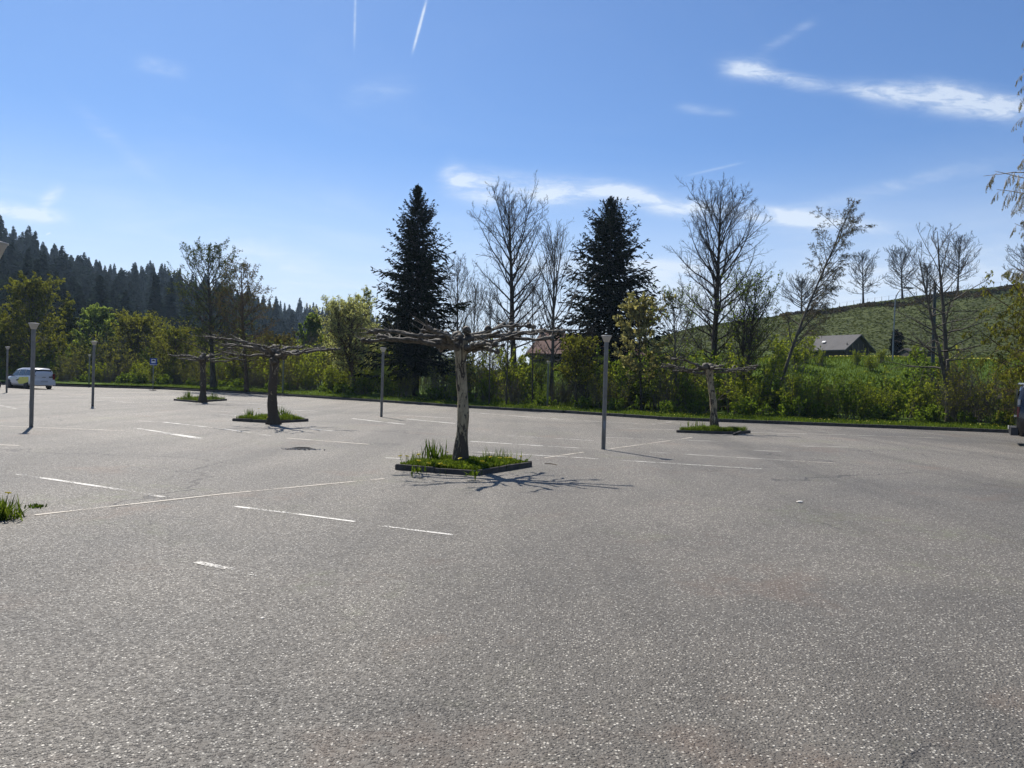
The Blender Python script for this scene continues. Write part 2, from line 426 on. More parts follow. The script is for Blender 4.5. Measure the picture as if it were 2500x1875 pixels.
def thing(name, label, cat, loc, rz=0.0, group=None):
    o = bpy.data.objects.new(name, None); COL.objects.link(o)
    o.location = loc; o.rotation_euler = (0, 0, rz); o.empty_display_size = .3
    return tag(o, label, cat, group)
def dup(root, loc, rz=0.0, sc=1.0, label=None, group=None):
    r = root.copy(); COL.objects.link(r); r.location = loc; r.rotation_euler = (0, 0, rz); r.scale = (sc, sc, sc)
    if label: r['label'] = label
    if group: r['group'] = group
    for ch in root.children:
        c = ch.copy(); COL.objects.link(c); c.parent = r
        for g in ch.children:
            d = g.copy(); COL.objects.link(d); d.parent = c
    return r
def poly_mesh(name, verts, faces, m, parent=None, smooth=False, bevel=0):
    me = bpy.data.meshes.new(name); me.from_pydata([tuple(v) for v in verts], [], faces); me.update()
    if bevel:
        bm = bmesh.new(); bm.from_mesh(me)
        bmesh.ops.bevel(bm, geom=bm.edges[:], offset=bevel, segments=2, affect='EDGES', profile=.6)
        bm.to_mesh(me); bm.free()
    for p in me.polygons: p.use_smooth = smooth
    me.materials.append(MATS[m]); return link(name, me, parent)
def lathe(prof, seg=20):
    mb = MB(); n = len(prof); a = np.arange(seg) * 2 * np.pi / seg
    V = np.array([[(r * math.cos(t), r * math.sin(t), z) for t in a] for r, z in prof])
    idx = np.arange(n * seg).reshape(n, seg); nx = np.roll(idx, -1, 1)
    q = np.stack([idx[:-1], nx[:-1], nx[1:], idx[1:]], -1)
    mb.quads(V.reshape(-1, 3), q.reshape(-1, 4)); return mb

# ------------------------------------------------------------------ ground plan
kerb_px = [(130, 943), (400, 951), (650, 964), (820, 975), (980, 985), (1170, 998), (1400, 1010), (1640, 1026), (1950, 1037.5), (2480, 1058)]
KP = [G(*p).xy for p in kerb_px]
KP = [Vector((-160, 74)), Vector((-95, 71)), Vector((-62, 69))] + [k.copy() for k in KP] + [Vector((40, 30.5)), Vector((75, 27)), Vector((120, 22))]
KX = np.array([k.x for k in KP]); KY = np.array([k.y for k in KP])
def kerb_y(x): return np.interp(x, KX, KY)
def sdist(x, y): return (y - kerb_y(x)) * 0.87

def sstep(a, b, x):
    t = np.clip((x - a) / (b - a), 0, 1); return t * t * (3 - 2 * t)
RP_R = [1200, 1500, 1700, 1950, 2150, 2300, 2500, 2900]
RY_R = [905, 850, 796, 762, 733, 712, 690, 650]
RP_L = [-1500, -300, 0, 120, 250, 370, 440, 560, 640, 720, 800, 900, 1000, 1200, 1400]
RY_L = [440, 500, 560, 612, 655, 655, 672, 705, 735, 750, 757, 775, 800, 860, 900]
RD_L = [300, 320, 340, 355, 370, 410, 430, 480, 540, 580, 620, 640, 650, 650, 650]
def height(x, y):
    x = np.asarray(x, float); y = np.asarray(y, float)
    r = np.hypot(x, y); az = np.arctan2(x, y)
    azc = np.clip(az, rad(-40), rad(40))
    D = r * np.cos(azc); P = 1250 + FPX * np.tan(azc)
    h = 929 + .0288 * (P - 1250)
    s = sdist(x, y)
    base = 0.13 + 0.05 * sstep(0, 3, s) + 0.10 * np.sin(x * .31) * np.sin(y * .23) * sstep(3, 12, s)
    mead_top = np.interp(P, [700, 1100, 1300, 1700, 2500], [0.2, 1.2, 3.2, 4.3, 5.0])
    z = base + mead_top * sstep(46, 78, D)
    Dr = 175.0
    zr = 1.65 + (h - np.interp(P, RP_R, RY_R)) / FPX * Dr
    rise = np.interp(D, [100, 118, 145, 165, 175, 260], [0, .16, .60, .90, 1.0, 1.02])
    z = z + np.maximum(zr - z, 0) * rise * sstep(1200, 1420, P)
    Dl = np.interp(P, RP_L, RD_L)
    zl = 1.65 + (h - np.interp(P, RP_L, RY_L)) / FPX * Dl - 15
    ris2 = np.interp(D / Dl, [.38, .6, .85, 1.0, 1.6], [0, .33, .80, 1.0, 1.05])
    z = z + np.maximum(zl - z, 0) * ris2 * sstep(1350, 1150, P)
    return z
def hgt(x, y): return float(height(x, y))

# terrain sheet in front, fanning out from the kerb to the horizon
def terrain():
    t = np.linspace(0, 1, 420)
    seg = np.concatenate([[0], np.cumsum(np.hypot(np.diff(KX), np.diff(KY)))])
    # parameter chosen denser inside the view
    cx = np.interp(t, [0, .06, .94, 1], [KX[0], -70, 55, KX[-1]]); cy = kerb_y(cx)
    fan = np.interp(cx, [-160, -45, 22, 120], [rad(-88), rad(-38), rad(40), rad(88)])
    s = np.concatenate([[0.16, .6, 1.2, 2, 3, 4.5, 6.5, 9], np.geomspace(12, 130, 60), np.geomspace(134, 900, 55)])
    Xg = cx[:, None] + np.sin(fan)[:, None] * s[None]; Yg = cy[:, None] + np.cos(fan)[:, None] * s[None] + 0
    Yg = np.maximum(Yg, kerb_y(Xg) + s[None] * .1 + .14)
    Zg = height(Xg, Yg)
    # cattle terraces and a gullied bank under the crest on the grazed slope
    r = np.hypot(Xg, Yg); az = np.arctan2(Xg, Yg)
    V = np.stack([Xg, Yg, Zg], -1)
    n, k = Xg.shape; idx = np.arange(n * k).reshape(n, k)
    q = np.stack([idx[:-1, :-1], idx[1:, :-1], idx[1:, 1:], idx[:-1, 1:]], -1)
    mb = MB(); mb.quads(V.reshape(-1, 3), q.reshape(-1, 4))
    o = mb.build('terrain', 'grassland'); tag(o, kind='structure', label='grass meadow and hillsides rising beyond the car park')
terrain()
g = MB(); g.quads([(-1000, -1000, -.12), (1000, -1000, -.12), (1000, 1000, -.12), (-1000, 1000, -.12)], [[0, 1, 2, 3]])
tag(g.build('ground', 'grassland', smooth=False), kind='structure', label='grass ground around and behind the car park')
# asphalt sheet
xs = np.linspace(-150, 115, 266); lot = MB(); vv = []
for x in xs:
    vv += [(x, -60, 0), (x, float(kerb_y(x)), 0)]
ii = np.arange(len(vv)).reshape(-1, 2)
lot.quads(vv, np.stack([ii[:-1, 0], ii[1:, 0], ii[1:, 1], ii[:-1, 1]], -1))
tag(lot.build('parking_lot', 'asphalt', smooth=False), kind='structure', label='worn grey asphalt car park with pale aggregate')

# kerb: single stones end to end
kerb = bpy.data.objects.new('kerb', None); COL.objects.link(kerb); tag(kerb, kind='structure', label='dark concrete kerb round the far side of the car park')
def stone_mesh(L, wd, hg, bev=.012):
    me = bpy.data.meshes.new('kerb_stone'); bm = bmesh.new()
    bmesh.ops.create_cube(bm, size=1)
    for v in bm.verts: v.co = Vector((v.co.x * (L - .012), v.co.y * wd, v.co.z * hg + hg * .5 - .04))
    bmesh.ops.bevel(bm, geom=[e for e in bm.edges], offset=bev, segments=1, affect='EDGES')
    bm.to_mesh(me); bm.free(); me.materials.append(MATS['kerb_concrete']); return me
KS = stone_mesh(1.0, .12, .19)
rnd = random.Random(3)
pathpts = [k for k in KP if -75 < k.x < 50]
def walk(pts, step):
    out = []; carry = 0.0
    for a, b in zip(pts[:-1], pts[1:]):
        d = (b - a); L = d.length; d = d / L; p = carry
        while p + step <= L + 1e-6:
            out.append((a + d * (p + step / 2), math.atan2(d.y, d.x))); p += step
        carry = max(0, p - L) if p > L else -(L - p)
        if carry < 0: carry = carry
    return out
for c, an in walk(pathpts, 1.0):
    o = link('kerb_stone', KS, kerb); o.location = (c.x + .0, c.y + .07, rnd.uniform(-.006, .006)); o.rotation_euler = (rnd.uniform(-.01, .01), 0, an + rnd.uniform(-.004, .004))

# painted lines ----------------------------------------------------------
def line(a, b, wd, m, z=.004):
    A, B = G(*a), G(*b); d = (B - A).xy.normalized(); nrm = Vector((-d.y, d.x)) * wd / 2
    rg = np.random.default_rng(int(a[0] * 7 + b[1])); L = (B - A).length; n = max(2, int(L / .35))
    vs = []
    for i in range(n + 1):
        p = A.xy.lerp(B.xy, i / n); j1, j2 = rg.uniform(-.008, .008, 2)
        q1 = p + nrm * (1 + j1 * 10); q2 = p - nrm * (1 + j2 * 10)
        vs += [(q1.x, q1.y, z), (q2.x, q2.y, z)]
    id_ = np.arange(len(vs)).reshape(-1, 2)
    mb = MB(); mb.quads(vs, np.stack([id_[:-1, 0], id_[:-1, 1], id_[1:, 1], id_[1:, 0]], -1))
    tag(mb.build('painted_line', m, smooth=False), kind='structure')
fresh = [((600, 1398), (682, 1415), .09), ((42, 1158), (242, 1188), .09), ((575, 1237), (700, 1252), .07), ((700, 1252), (866, 1274), .06), ((935, 1285), (1112, 1307), .06), ((328, 1045), (494, 1070), .12),
         ((400, 1030.6), (559, 1049), .13), ((400, 1057), (496, 1073), .12), ((758, 1047), (814, 1052.5), .12), ((860, 1022), (987, 1036), .13), ((1149, 1077.5), (1326, 1089), .12),
         ((1300, 1111), (1450, 1119.6), .10), ((1450, 1120), (1860, 1145), .10), ((1141, 1006.5), (1388, 1025.5), .16), ((992, 1023), (1111, 1034), .15)]
worn = [((480, 1373), (590, 1396), .085), ((242, 1188), (400, 1214), .09), ((340, 1028), (400, 1030.6), .13), ((559, 1049), (668, 1065), .1), ((1326, 1089), (1490, 1098), .12), ((1166, 1104), (1300, 1111), .10), ((900, 1027), (987, 1035.5), .14),
        ((968, 1014), (1111, 1021), .16), ((1239, 1064), (1450, 1076), .12), ((1388, 1025.5), (1600, 1036), .16), ((1493, 1045), (1648, 1049.7), .13), ((1474, 1068), (1662, 1074), .12),
        ((1585, 1104), (1785, 1116), .11), ((1785, 1116), (1935, 1125), .11), ((1660, 1074), (1785, 1079), .12), ((1840, 1099.6), (1913, 1103), .11), ((1831, 1056), (2063, 1061.5), .14), ((2074, 1062), (2153, 1065), .14),
        ((1950, 1089), (2071, 1092), .12), ((-20, 986), (51, 1000), .16), ((232, 978), (347, 984), .2), ((539, 1012), (579, 1015), .15), ((700, 1001), (778, 1004), .2), ((941, 1118), (981, 1120), .1), ((914, 1033.5), (928, 1034), .15),
        ((1587, 1035.7), (1640, 1030), .13), ((130, 967), (300, 972), .25), ((550, 982), (690, 990), .22), ((-20, 968), (100, 966), .22)]
faint = [((85, 1258), (540, 1207), .06), ((540, 1207), (938, 1169), .065), ((1330, 1118), (1425, 1104), .075), ((1490, 1096), (1655, 1073), .075), ((0, 1040), (300, 1052), .12), ((-10, 1086), (48, 1088), .1),
         ((700, 1070), (900, 1085), .1), ((500, 1003), (600, 1008), .15), ((1655, 1073), (1690, 1068), .08), ((2153, 1065), (2300, 1070), .14), ((1935, 1125), (2050, 1131), .1)]
for a, b, wd in fresh: line(a, b, wd, 'paint_fresh')
for a, b, wd in worn: line(a, b, wd, 'paint_worn', .0045)
for a, b, wd in faint: line(a, b, wd, 'paint_faint', .005)

# ------------------------------------------------------------------ growth
def grow(P, D, L, n, wob, up, rg):
    N = len(P); pts = np.empty((N, n, 3)); pts[:, 0] = P; d = norm(D.copy()); st = (L / (n - 1))[:, None]
    upv = np.zeros((N, 3)); upv[:, 2] = up
    for i in range(1, n):
        d = norm(d + rg.normal(0, wob, (N, 3)) + upv); pts[:, i] = pts[:, i - 1] + d * st
    return pts
def sprout(pts, rr, L, k, t0, t1, a0, a1, lf, rg, tpow=1.0):
    N, n, _ = pts.shape; M_ = N * k; ip = np.repeat(np.arange(N), k)
    t = t0 + (t1 - t0) * ((np.tile(np.arange(k), N) + rg.uniform(0, 1, M_)) / k) ** tpow
    f = t * (n - 1); i0 = np.minimum(f.astype(int), n - 2); fr = (f - i0)[:, None]
    p = pts[ip, i0] * (1 - fr) + pts[ip, i0 + 1] * fr; T = norm(pts[ip, i0 + 1] - pts[ip, i0])
    r = rr[ip, i0] * (1 - fr[:, 0]) + rr[ip, i0 + 1] * fr[:, 0]
    pe = norm(np.cross(T, rg.normal(size=(M_, 3)))); a = rg.uniform(a0, a1, M_)[:, None]
    d = T * np.cos(a) + pe * np.sin(a)
    return p, d, L[ip] * lf * (1.12 - .80 * t) * rg.uniform(.6, 1.15, M_), r
def taper(r0, r1, n): return r0[:, None] + (r1 - r0)[:, None] * np.linspace(0, 1, n)[None] ** .9

def tree(name, label, cat, px, basey, topx, topy, hwpx, D, seed=0, bark_='bark_dark', leaf=None, cb=.28, nm=38, a0=62, a1=22, up=.10, c=(7, 6, 3), env='oval', tr=None,
         nleaf=0, lsize=.06, droop=0.0, wob=.10, bend=0.0, forks=1, wind=None, group=None, leafaspect=.6, twr=.008, basez=None, sub_up=None, ltone=None):
    rg = np.random.default_rng(100 + seed)
    B = AT(px, basey, D); T = AT(topx, topy, D)
    bz = hgt(B.x, B.y) if basez is None else basez
    H = T.z - bz; hw = hwpx / FPX * D; tr = tr or H * .012 + .03
    root = thing(name, label, cat, (B.x, B.y, bz), 0, group)
    n = 14; ts = np.linspace(0, 1, n); dx = T.x - B.x
    trunks = np.zeros((forks, n, 3)); trr = np.zeros((forks, n))
    for f in range(forks):
        jx = np.cumsum(rg.normal(0, .012 * H / n ** .5, n)); jy = np.cumsum(rg.normal(0, .012 * H / n ** .5, n)); jx -= jx[0]; jy -= jy[0]
        off = 0 if f == 0 else rg.uniform(-1, 1) * .0 + ((-1) ** f) * hw * .34
        fk = np.clip((ts - .22) / .78, 0, 1)
        hh = H * (1 if f == 0 else rg.uniform(.82, .96))
        trunks[f, :, 0] = dx * (ts ** (1 + bend)) + jx * .6 + off * fk ** .8 * (1 if forks > 1 else 0)
        trunks[f, :, 1] = jy * .6; trunks[f, :, 2] = ts * hh
        trr[f] = tr * (1 - ts) ** .85 * (1 if f == 0 else .8) + .012
    flare = 1 + .5 * np.exp(-ts * 22); trr *= flare
    trunks[:, 0, 2] = -.25
    MB().tubes(trunks, trr, 9).build('trunk', bark_, root)
    Lf = np.full(forks, H)
    p, d, L, r = sprout(trunks, trr, Lf, nm, cb, .905, rad(30), rad(31), 1, rg)
    k = len(p); t = np.clip((p[:, 2] / H - cb) / (.95 - cb), 0, 1)
    az = np.arange(k) * 2.39996 + rg.uniform(-.4, .4, k); an = np.radians(a0 + (a1 - a0) * t) + rg.normal(0, .09, k)
    if wind is not None:
        az = np.where(rg.uniform(size=k) < wind[1], rg.normal(0 if wind[0] > 0 else np.pi, .8, k), az)
    d = np.stack([np.sin(an) * np.cos(az), np.sin(an) * np.sin(az), np.cos(an)], -1)
    if env == 'oval': e = np.sin(np.pi * (.16 + .81 * t)) ** .9
    elif env == 'cone': e = (1 - t) ** .85 + .06
    elif env == 'round': e = np.sqrt(np.clip(1 - (2 * t - .75) ** 2 * .62, .04, 1))
    elif env == 'low': e = (1 - t) ** .6 * .95 + .12
    elif env == 'ovate': e = (t + .10) ** .28 * (1 - t) ** .62 * 1.28 + .05
    else: e = (.55 + .45 * (1 - t)) * (1 - t ** 6 * .6)
    L = hw * e / np.maximum(np.sin(an), .50) * rg.uniform(.85, 1.18, k) * 1.12 * (1 if forks == 1 else .75)
    L = np.minimum(L, np.maximum(H * 1.01 - p[:, 2], 0) / np.maximum(np.cos(an), .35) * 1.18 + .02 * H)
    mp = grow(p, d, L, 8, wob, up * .55, rg); mr = taper(np.minimum(r * .55, .010 + L * .0135), np.full(k, twr * 1.1), 8)
    br = MB().tubes(mp, mr, 4)
    su = up * .8 - droop * .5 if sub_up is None else sub_up
    p, d, L2, r = sprout(mp, mr, L, c[0], .14, .97, rad(28), rad(55), .46, rg); d[:, 2] += .18 - droop * .4
    L2 = np.maximum(L2, np.repeat(L, c[0]) * .16)
    sp_ = grow(p, d, L2, 5, wob * 1.3, su, rg); sr = taper(np.maximum(r * .6, twr), np.full(len(p), twr * .8), 5)
    br.tubes(sp_, sr, 3)
    p, d, L3, r = sprout(sp_, sr, L2, c[1], .12, 1, rad(25), rad(60), .50, rg); d[:, 2] += .1 - droop
    L3 = np.maximum(L3, .12)
    tp = grow(p, d, L3, 4, wob * 1.6, su - droop * .5, rg); t_r = taper(np.full(len(p), twr * .85), np.full(len(p), twr * .45), 4)
    br.tubes(tp, t_r, 3)
    last = tp
    if c[2]:
        p, d, L4, r = sprout(tp, t_r, L3, c[2], .1, 1, rad(25), rad(65), .6, rg); d[:, 2] -= droop
        L4 = np.maximum(L4, .10)
        tq = grow(p, d, L4, 3 if droop else 2, wob, -droop, rg)
        br.tubes(tq, taper(np.full(len(p), twr * .6), np.full(len(p), twr * .35), tq.shape[1]), 3); last = tq
    br.build('branches', bark_, root)
    if leaf and nleaf:
        N = nleaf; ia = rg.integers(0, len(last), N); f = rg.uniform(0, 1, N) * (last.shape[1] - 1)
        i0 = np.minimum(f.astype(int), last.shape[1] - 2); fr = (f - i0)[:, None]
        C = last[ia, i0] * (1 - fr) + last[ia, i0 + 1] * fr + rg.normal(0, lsize * .5, (N, 3))
        # clumps: whole sprays share a tone
        tone = np.clip(.5 + .35 * np.sin(ia * 12.9898) + rg.normal(0, .2, N), 0, 1)
        ax = None
        if droop > .2: ax = np.tile(np.array([[0, 0, -1.]]), (N, 1)) + rg.normal(0, .4, (N, 3))
        MB().leaves(C, lsize, rg, aspect=leafaspect, axis=ax, tone=tone).build('foliage', leaf, root)
    return root

# ------------------------------------------------------------------ spruces
def spruce(label, px, topx, topy, hwpx, D, seed, clear=.12):
    rg = np.random.default_rng(seed); B = AT(px, 950, D); T = AT(topx, topy, D); bz = hgt(B.x, B.y); H = T.z - bz
    hw = hwpx / FPX * D
    root = thing('spruce_tree', label, 'tree', (B.x, B.y, bz))
    n = 12; ts = np.linspace(0, 1, n); tp = np.zeros((1, n, 3)); tp[0, :, 2] = ts * H; tp[0, :, 0] = (T.x - B.x) * ts; tp[0, 0, 2] = -.2
    rr = (.24 * (1 - ts) ** .8 + .01)[None]
    MB().tubes(tp, rr, 10).build('trunk', 'bark_dark', root)
    K = int(H / .30) * 10; z = clear + (1 - clear) * ((np.arange(K) // 10) + rg.uniform(-.25, .25, K)) / (K / 10); z = np.clip(z, clear, .992)
    t = (z - clear) / (1 - clear); az = np.arange(K) * 2.39996 + rg.uniform(-.5, .5, K)
    lobes = 1 + .16 * np.sin(az * 3 + z * 19) + .12 * np.sin(z * 47)
    L = hw * 1.12 * np.minimum(np.clip(1 - t, 0, 1) ** .56 * .98, (1 - t) * 2.1 + .03) * rg.uniform(.60, 1.12, K) * lobes * (1 - .12 * np.exp(-t * 14))
    el = np.radians(np.interp(t, [0, .5, .85, 1], [-12, 8, 35, 60]) + rg.normal(0, 6, K))
    P = np.zeros((K, 3)); P[:, 2] = z * H; P[:, 0] = (T.x - B.x) * z
    d = np.stack([np.cos(el) * np.cos(az), np.cos(el) * np.sin(az), np.sin(el)], -1)
    bp = grow(P, d, L, 7, .05, .0, rg)
    s = np.linspace(0, 1, 7)[None]; bp[:, :, 2] += (-.20 * s + .30 * s ** 3) * L[:, None] * .7       # sag, then lifted tips
    br = MB().tubes(bp, taper(.008 + L * .011, np.full(K, .005), 7), 4)
    kk = 17; p, dd, L2, r = sprout(bp, taper(np.full(K, .01), np.full(K, .01), 7), L, kk, .10, 1.0, rad(35), rad(62), .32, rg)
    L2 = np.clip(L2, .10, .75); dd[:, 2] = dd[:, 2] * .45 - .22
    tw = grow(p, dd, L2, 3, .08, -.10, rg); br.tubes(tw, taper(np.full(len(p), .007), np.full(len(p), .004), 3), 3)
    br.build('branches', 'bark_dark', root)
    N = len(tw); nl = 4
    ia = np.repeat(np.arange(N), nl); f = (np.tile((np.arange(nl) + .5) / nl, N)); fr = f[:, None]
    C = tw[ia, 0] * (1 - fr) + tw[ia, 2] * fr; ax = norm(tw[ia, 2] - tw[ia, 0])
    C += rg.normal(0, .02, C.shape); sz = np.clip(L2[ia] * .30, .06, .17) * rg.uniform(.8, 1.35, len(ia))
    m = MB(); m.leaves(C, sz, rg, aspect=.38, axis=ax)
    # needle tips on the shoot ends, pointing up at the top of the tree
    ie = np.arange(K); m.leaves(bp[ie, -1], np.full(K, .13), rg, aspect=.4, axis=norm(bp[ie, -1] - bp[ie, -2]))
    m.leaves(np.array([[T.x - B.x, 0, H + .02 * i] for i in range(-20, 12)]), .08, rg, aspect=.35, axis=np.tile([[0, 0, 1.]], (32, 1)))
    m.build('needles', 'needles', root)
    return root
spruce('tall dense dark spruce, the left one of two, left of the central pollarded tree', 1015, 1021, 456, 122, 55, 11, .13)
spruce('dark spruce with lifted branch ends behind the lamp post with the clear view', 1487, 1491, 487, 150, 60, 23, .10)

# ------------------------------------------------------------------ leafless and leafy trees beyond the kerb
tree('bare_tree', 'tall bare dark-limbed tree just right of the left spruce', 'tree', 1258, 975, 1238, 492, 122, 55, 1, c=(9, 7, 4), cb=.22, nm=46, a0=64, a1=20, env='ovate', up=.10, tr=.24, group='bare trees beyond the kerb')
tree('bare_tree', 'slim bare tree standing between the left spruce and the tall bare tree', 'tree', 1117, 975, 1113, 640, 66, 60, 2, env='ovate', bark_='bark_grey', c=(7, 5, 3), cb=.22, nm=34, a0=48, a1=18, tr=.10, group='bare trees beyond the kerb')
tree('bare_tree', 'bare tree of upright switches immediately left of the right spruce', 'tree', 1345, 990, 1362, 575, 82, 52, 3, bark_='bark_grey', c=(7, 5, 2), cb=.18, nm=32, a0=42, a1=12, up=.12, tr=.13, env='oval', group='bare trees beyond the kerb')
tree('bare_tree', 'broad tall bare tree behind the rightmost pollarded tree', 'tree', 1738, 1005, 1760, 480, 138, 48, 4, c=(10, 7, 4), cb=.19, nm=50, a0=66, a1=20, env='ovate', up=.09, tr=.23, group='bare trees beyond the kerb')
tree('birch_tree', 'thin pale-stemmed birch bowing to the right in the wind', 'tree', 1890, 985, 2078, 486, 82, 46, 5, bark_='bark_grey', leaf='leaf_bud', nleaf=7500, lsize=.032, cb=.28, nm=34, a0=52, a1=40, up=.03, c=(9, 7, 4), tr=.10, bend=.30, droop=.20, wind=(1, .60), env='tall')
t8 = tree('bare_tree', 'twin-stemmed bare tree with wide spreading branches at the right-hand kerb', 'tree', 2318, 1036, 2290, 565, 135, 39.0, 6, bark_='bark_grey', c=(6, 4, 2), cb=.30, nm=22, a0=78, a1=22, up=.03, tr=.15, forks=2, env='low', group='bare trees beyond the kerb')
# group on the far left
tree('alder_tree', 'tall airy tree with a few dark green leaves behind the leftmost pollarded tree', 'tree', 522, 955, 506, 618, 106, 66, 7, bark_='bark_dark', leaf='leaf_dim', nleaf=15000, lsize=.055, c=(9, 7, 2), cb=.20, nm=50, a0=76, a1=24, up=.06, tr=.22, env='ovate')
tree('alder_tree', 'straight-stemmed thin-crowned brownish tree right of the tall airy one', 'tree', 602, 965, 585, 645, 84, 61, 8, bark_='bark_brown', leaf='leaf_bud', nleaf=9000, lsize=.045, c=(9, 6, 2), cb=.18, nm=48, a0=84, a1=34, up=.03, tr=.15, env='ovate', wob=.13)
tree('willow_tree', 'pale yellow-green willow left of the left spruce', 'tree', 866, 968, 845, 752, 86, 58, 9, bark_='bark_brown', leaf='leaf_willow', nleaf=19000, lsize=.055, c=(8, 6, 2), cb=.20, nm=46, a0=66, a1=20, up=.08, tr=.17, forks=2, env='round')
tree('poplar_sapling', 'slender sparsely leaved tree between the willow and the left spruce', 'tree', 900, 970, 893, 700, 42, 64, 10, bark_='bark_grey', leaf='leaf_willow', nleaf=4500, lsize=.07, c=(6, 5, 2), cb=.20, nm=30, a0=36, a1=14, tr=.08, forks=2, env='tall')
tree('leafy_tree', 'rounded mid-green tree behind and left of the pale willow', 'tree', 762, 950, 760, 765, 44, 85, 11, bark_='bark_dark', leaf='leaf_green', nleaf=20000, lsize=.12, c=(7, 5, 2), cb=.10, nm=36, a0=52, a1=20, tr=.15, env='cone')
tree('birch_tree', 'golden-olive birch at the far left above the white car', 'tree', 75, 925, 78, 700, 80, 76, 12, bark_='bark_grey', leaf='leaf_olive', nleaf=30000, lsize=.085, c=(8, 6, 2), cb=.08, nm=50, a0=60, a1=22, tr=.16, droop=.10, env='tall')
tree('larch_tree', 'conical fresh green larch right of the golden birch', 'tree', 163, 925, 161, 722, 42, 86, 13, bark_='bark_dark', leaf='larch', nleaf=26000, lsize=.10, c=(7, 5, 2), cb=.06, nm=60, a0=86, a1=50, tr=.14, env='cone', up=.02)
tree('leafy_tree', 'light green small-leaved tree right of the larch', 'tree', 238, 925, 238, 762, 44, 80, 14, bark_='bark_dark', leaf='leaf_light', nleaf=20000, lsize=.10, c=(7, 5, 2), cb=.10, nm=40, a0=66, a1=26, tr=.13, env='oval')
tree('leafy_tree', 'broad twiggy olive-green tree above the blue sign', 'tree', 340, 930, 350, 790, 80, 82, 15, bark_='bark_brown', leaf='leaf_olive', nleaf=17000, lsize=.085, c=(8, 6, 2), cb=.08, nm=46, a0=62, a1=18, tr=.14, env='round', forks=2)
tree('leafy_tree', 'brown-twigged low tree left of the tall airy tree', 'tree', 425, 940, 425, 815, 55, 75, 16, bark_='bark_brown', leaf='leaf_olive', nleaf=9000, lsize=.08, c=(7, 6, 2), cb=.08, nm=40, a0=60, a1=18, tr=.10, env='round')
tree('leafy_tree', 'olive tree at the very left edge behind the motorcycle', 'tree', -12, 925, -14, 790, 62, 74, 17, bark_='bark_brown', leaf='leaf_olive', nleaf=18000, lsize=.085, c=(7, 6, 2), cb=.06, nm=40, a0=62, a1=20, tr=.12, env='round')
tree('leafy_tree', 'brown-twigged tree between the straight thin-crowned tree and the willow', 'tree', 675, 955, 678, 835, 56, 72, 18, bark_='bark_brown', leaf='leaf_bud', nleaf=9000, lsize=.08, c=(8, 6, 2), cb=.08, nm=40, a0=62, a1=20, tr=.11, env='round')
# centre and right
tree('maple_tree', 'small maple with clustered yellowish-cream leaves right of the lamp post', 'tree', 1566, 1006, 1556, 755, 60, 43, 19, bark_='bark_dark', leaf='leaf_maple', nleaf=6500, lsize=.072, c=(6, 4, 2), cb=.24, nm=34, a0=62, a1=22, up=.05, tr=.06, env='oval', leafaspect=.8)
tree('leafy_tree', 'sparsely leaved dark-branched tree between the broad bare tree and the birch', 'tree', 1812, 1002, 1848, 690, 88, 43, 20, bark_='bark_dark', leaf='leaf_green', nleaf=3200, lsize=.05, c=(7, 5, 3), cb=.24, nm=30, a0=52, a1=20, tr=.10, forks=2, env='round', wob=.14)
tree('leafy_tree', 'twiggy low tree with a little green left of the broad bare tree', 'tree', 1655, 1010, 1640, 725, 62, 42, 21, bark_='bark_grey', leaf='leaf_green', nleaf=1800, lsize=.045, c=(7, 5, 3), cb=.24, nm=30, a0=50, a1=20, tr=.07, env='oval', wob=.14)
tree('leafy_tree', 'yellow-brown budding small tree left of the central lamp post', 'tree', 1405, 1000, 1408, 840, 48, 44, 22, bark_='bark_dark', leaf='leaf_olive', nleaf=9000, lsize=.05, c=(8, 6, 2), cb=.30, nm=36, a0=66, a1=18, tr=.05, env='round')
for i, (px, ty, lab) in enumerate([(1194, 700, 'thin straight sapling right of the central pollarded trunk'), (1236, 780, 'thin sapling just left of the tall bare trunk'), (1300, 690, 'thin sapling between the tall bare tree and the upright bare tree'),
                                   (1830, 760, 'thin sapling below the bowing birch'), (1435, 800, 'thin sapling behind the central lamp post')]):
    tree('sapling', lab, 'sapling', px, 992, px + 3, ty, 30 + 5 * (i % 2), 46, 30 + i, bark_='bark_dark', c=(5, 4, 2), cb=.35, nm=20, a0=48, a1=22, tr=.04, env='oval', group='saplings among the undergrowth')
tree('bare_tree', 'greyish twiggy tree low between the left spruce and the tall bare tree', 'tree', 1150, 975, 1160, 705, 52, 66, 36, bark_='bark_grey', c=(7, 5, 2), cb=.14, nm=34, a0=48, a1=18, tr=.08, env='round')
# trees on the grassy ridge
ridge = [(2107, 757, 2106, 624, 46, 37, 'small bare tree standing alone on the ridge', 'ovate', .20), (2203, 742, 2200, 612, 54, 38, 'round-crowned bare tree on the ridge behind the arched street lamp', 'ovate', .16),
         (2338, 714, 2346, 582, 54, 39, 'bare ridge tree seen behind the twin-stemmed tree', 'ovate', .18), (1956, 775, 1958, 686, 66, 40, 'wide low bare tree on the ridge behind the bowing birch', 'ovate', .12),
         (2512, 692, 2508, 606, 62, 41, 'bare tree on the ridge cut by the right edge of the picture', 'ovate', .08), (2262, 728, 2264, 650, 26, 42, 'smaller bare ridge tree between the round crown and the tall pole', 'ovate', .16)]
for (bx, by, tx, ty, hwp, sd_, lab, ev, cb_) in ridge:
    tree('ridge_tree', lab, 'tree', bx, by, tx, ty, hwp, 168, sd_, bark_='bark_dark', c=(8, 6, 2), cb=cb_, nm=36, a0=74, a1=22, tr=.22, env=ev, twr=.022, group='bare trees on the ridge')
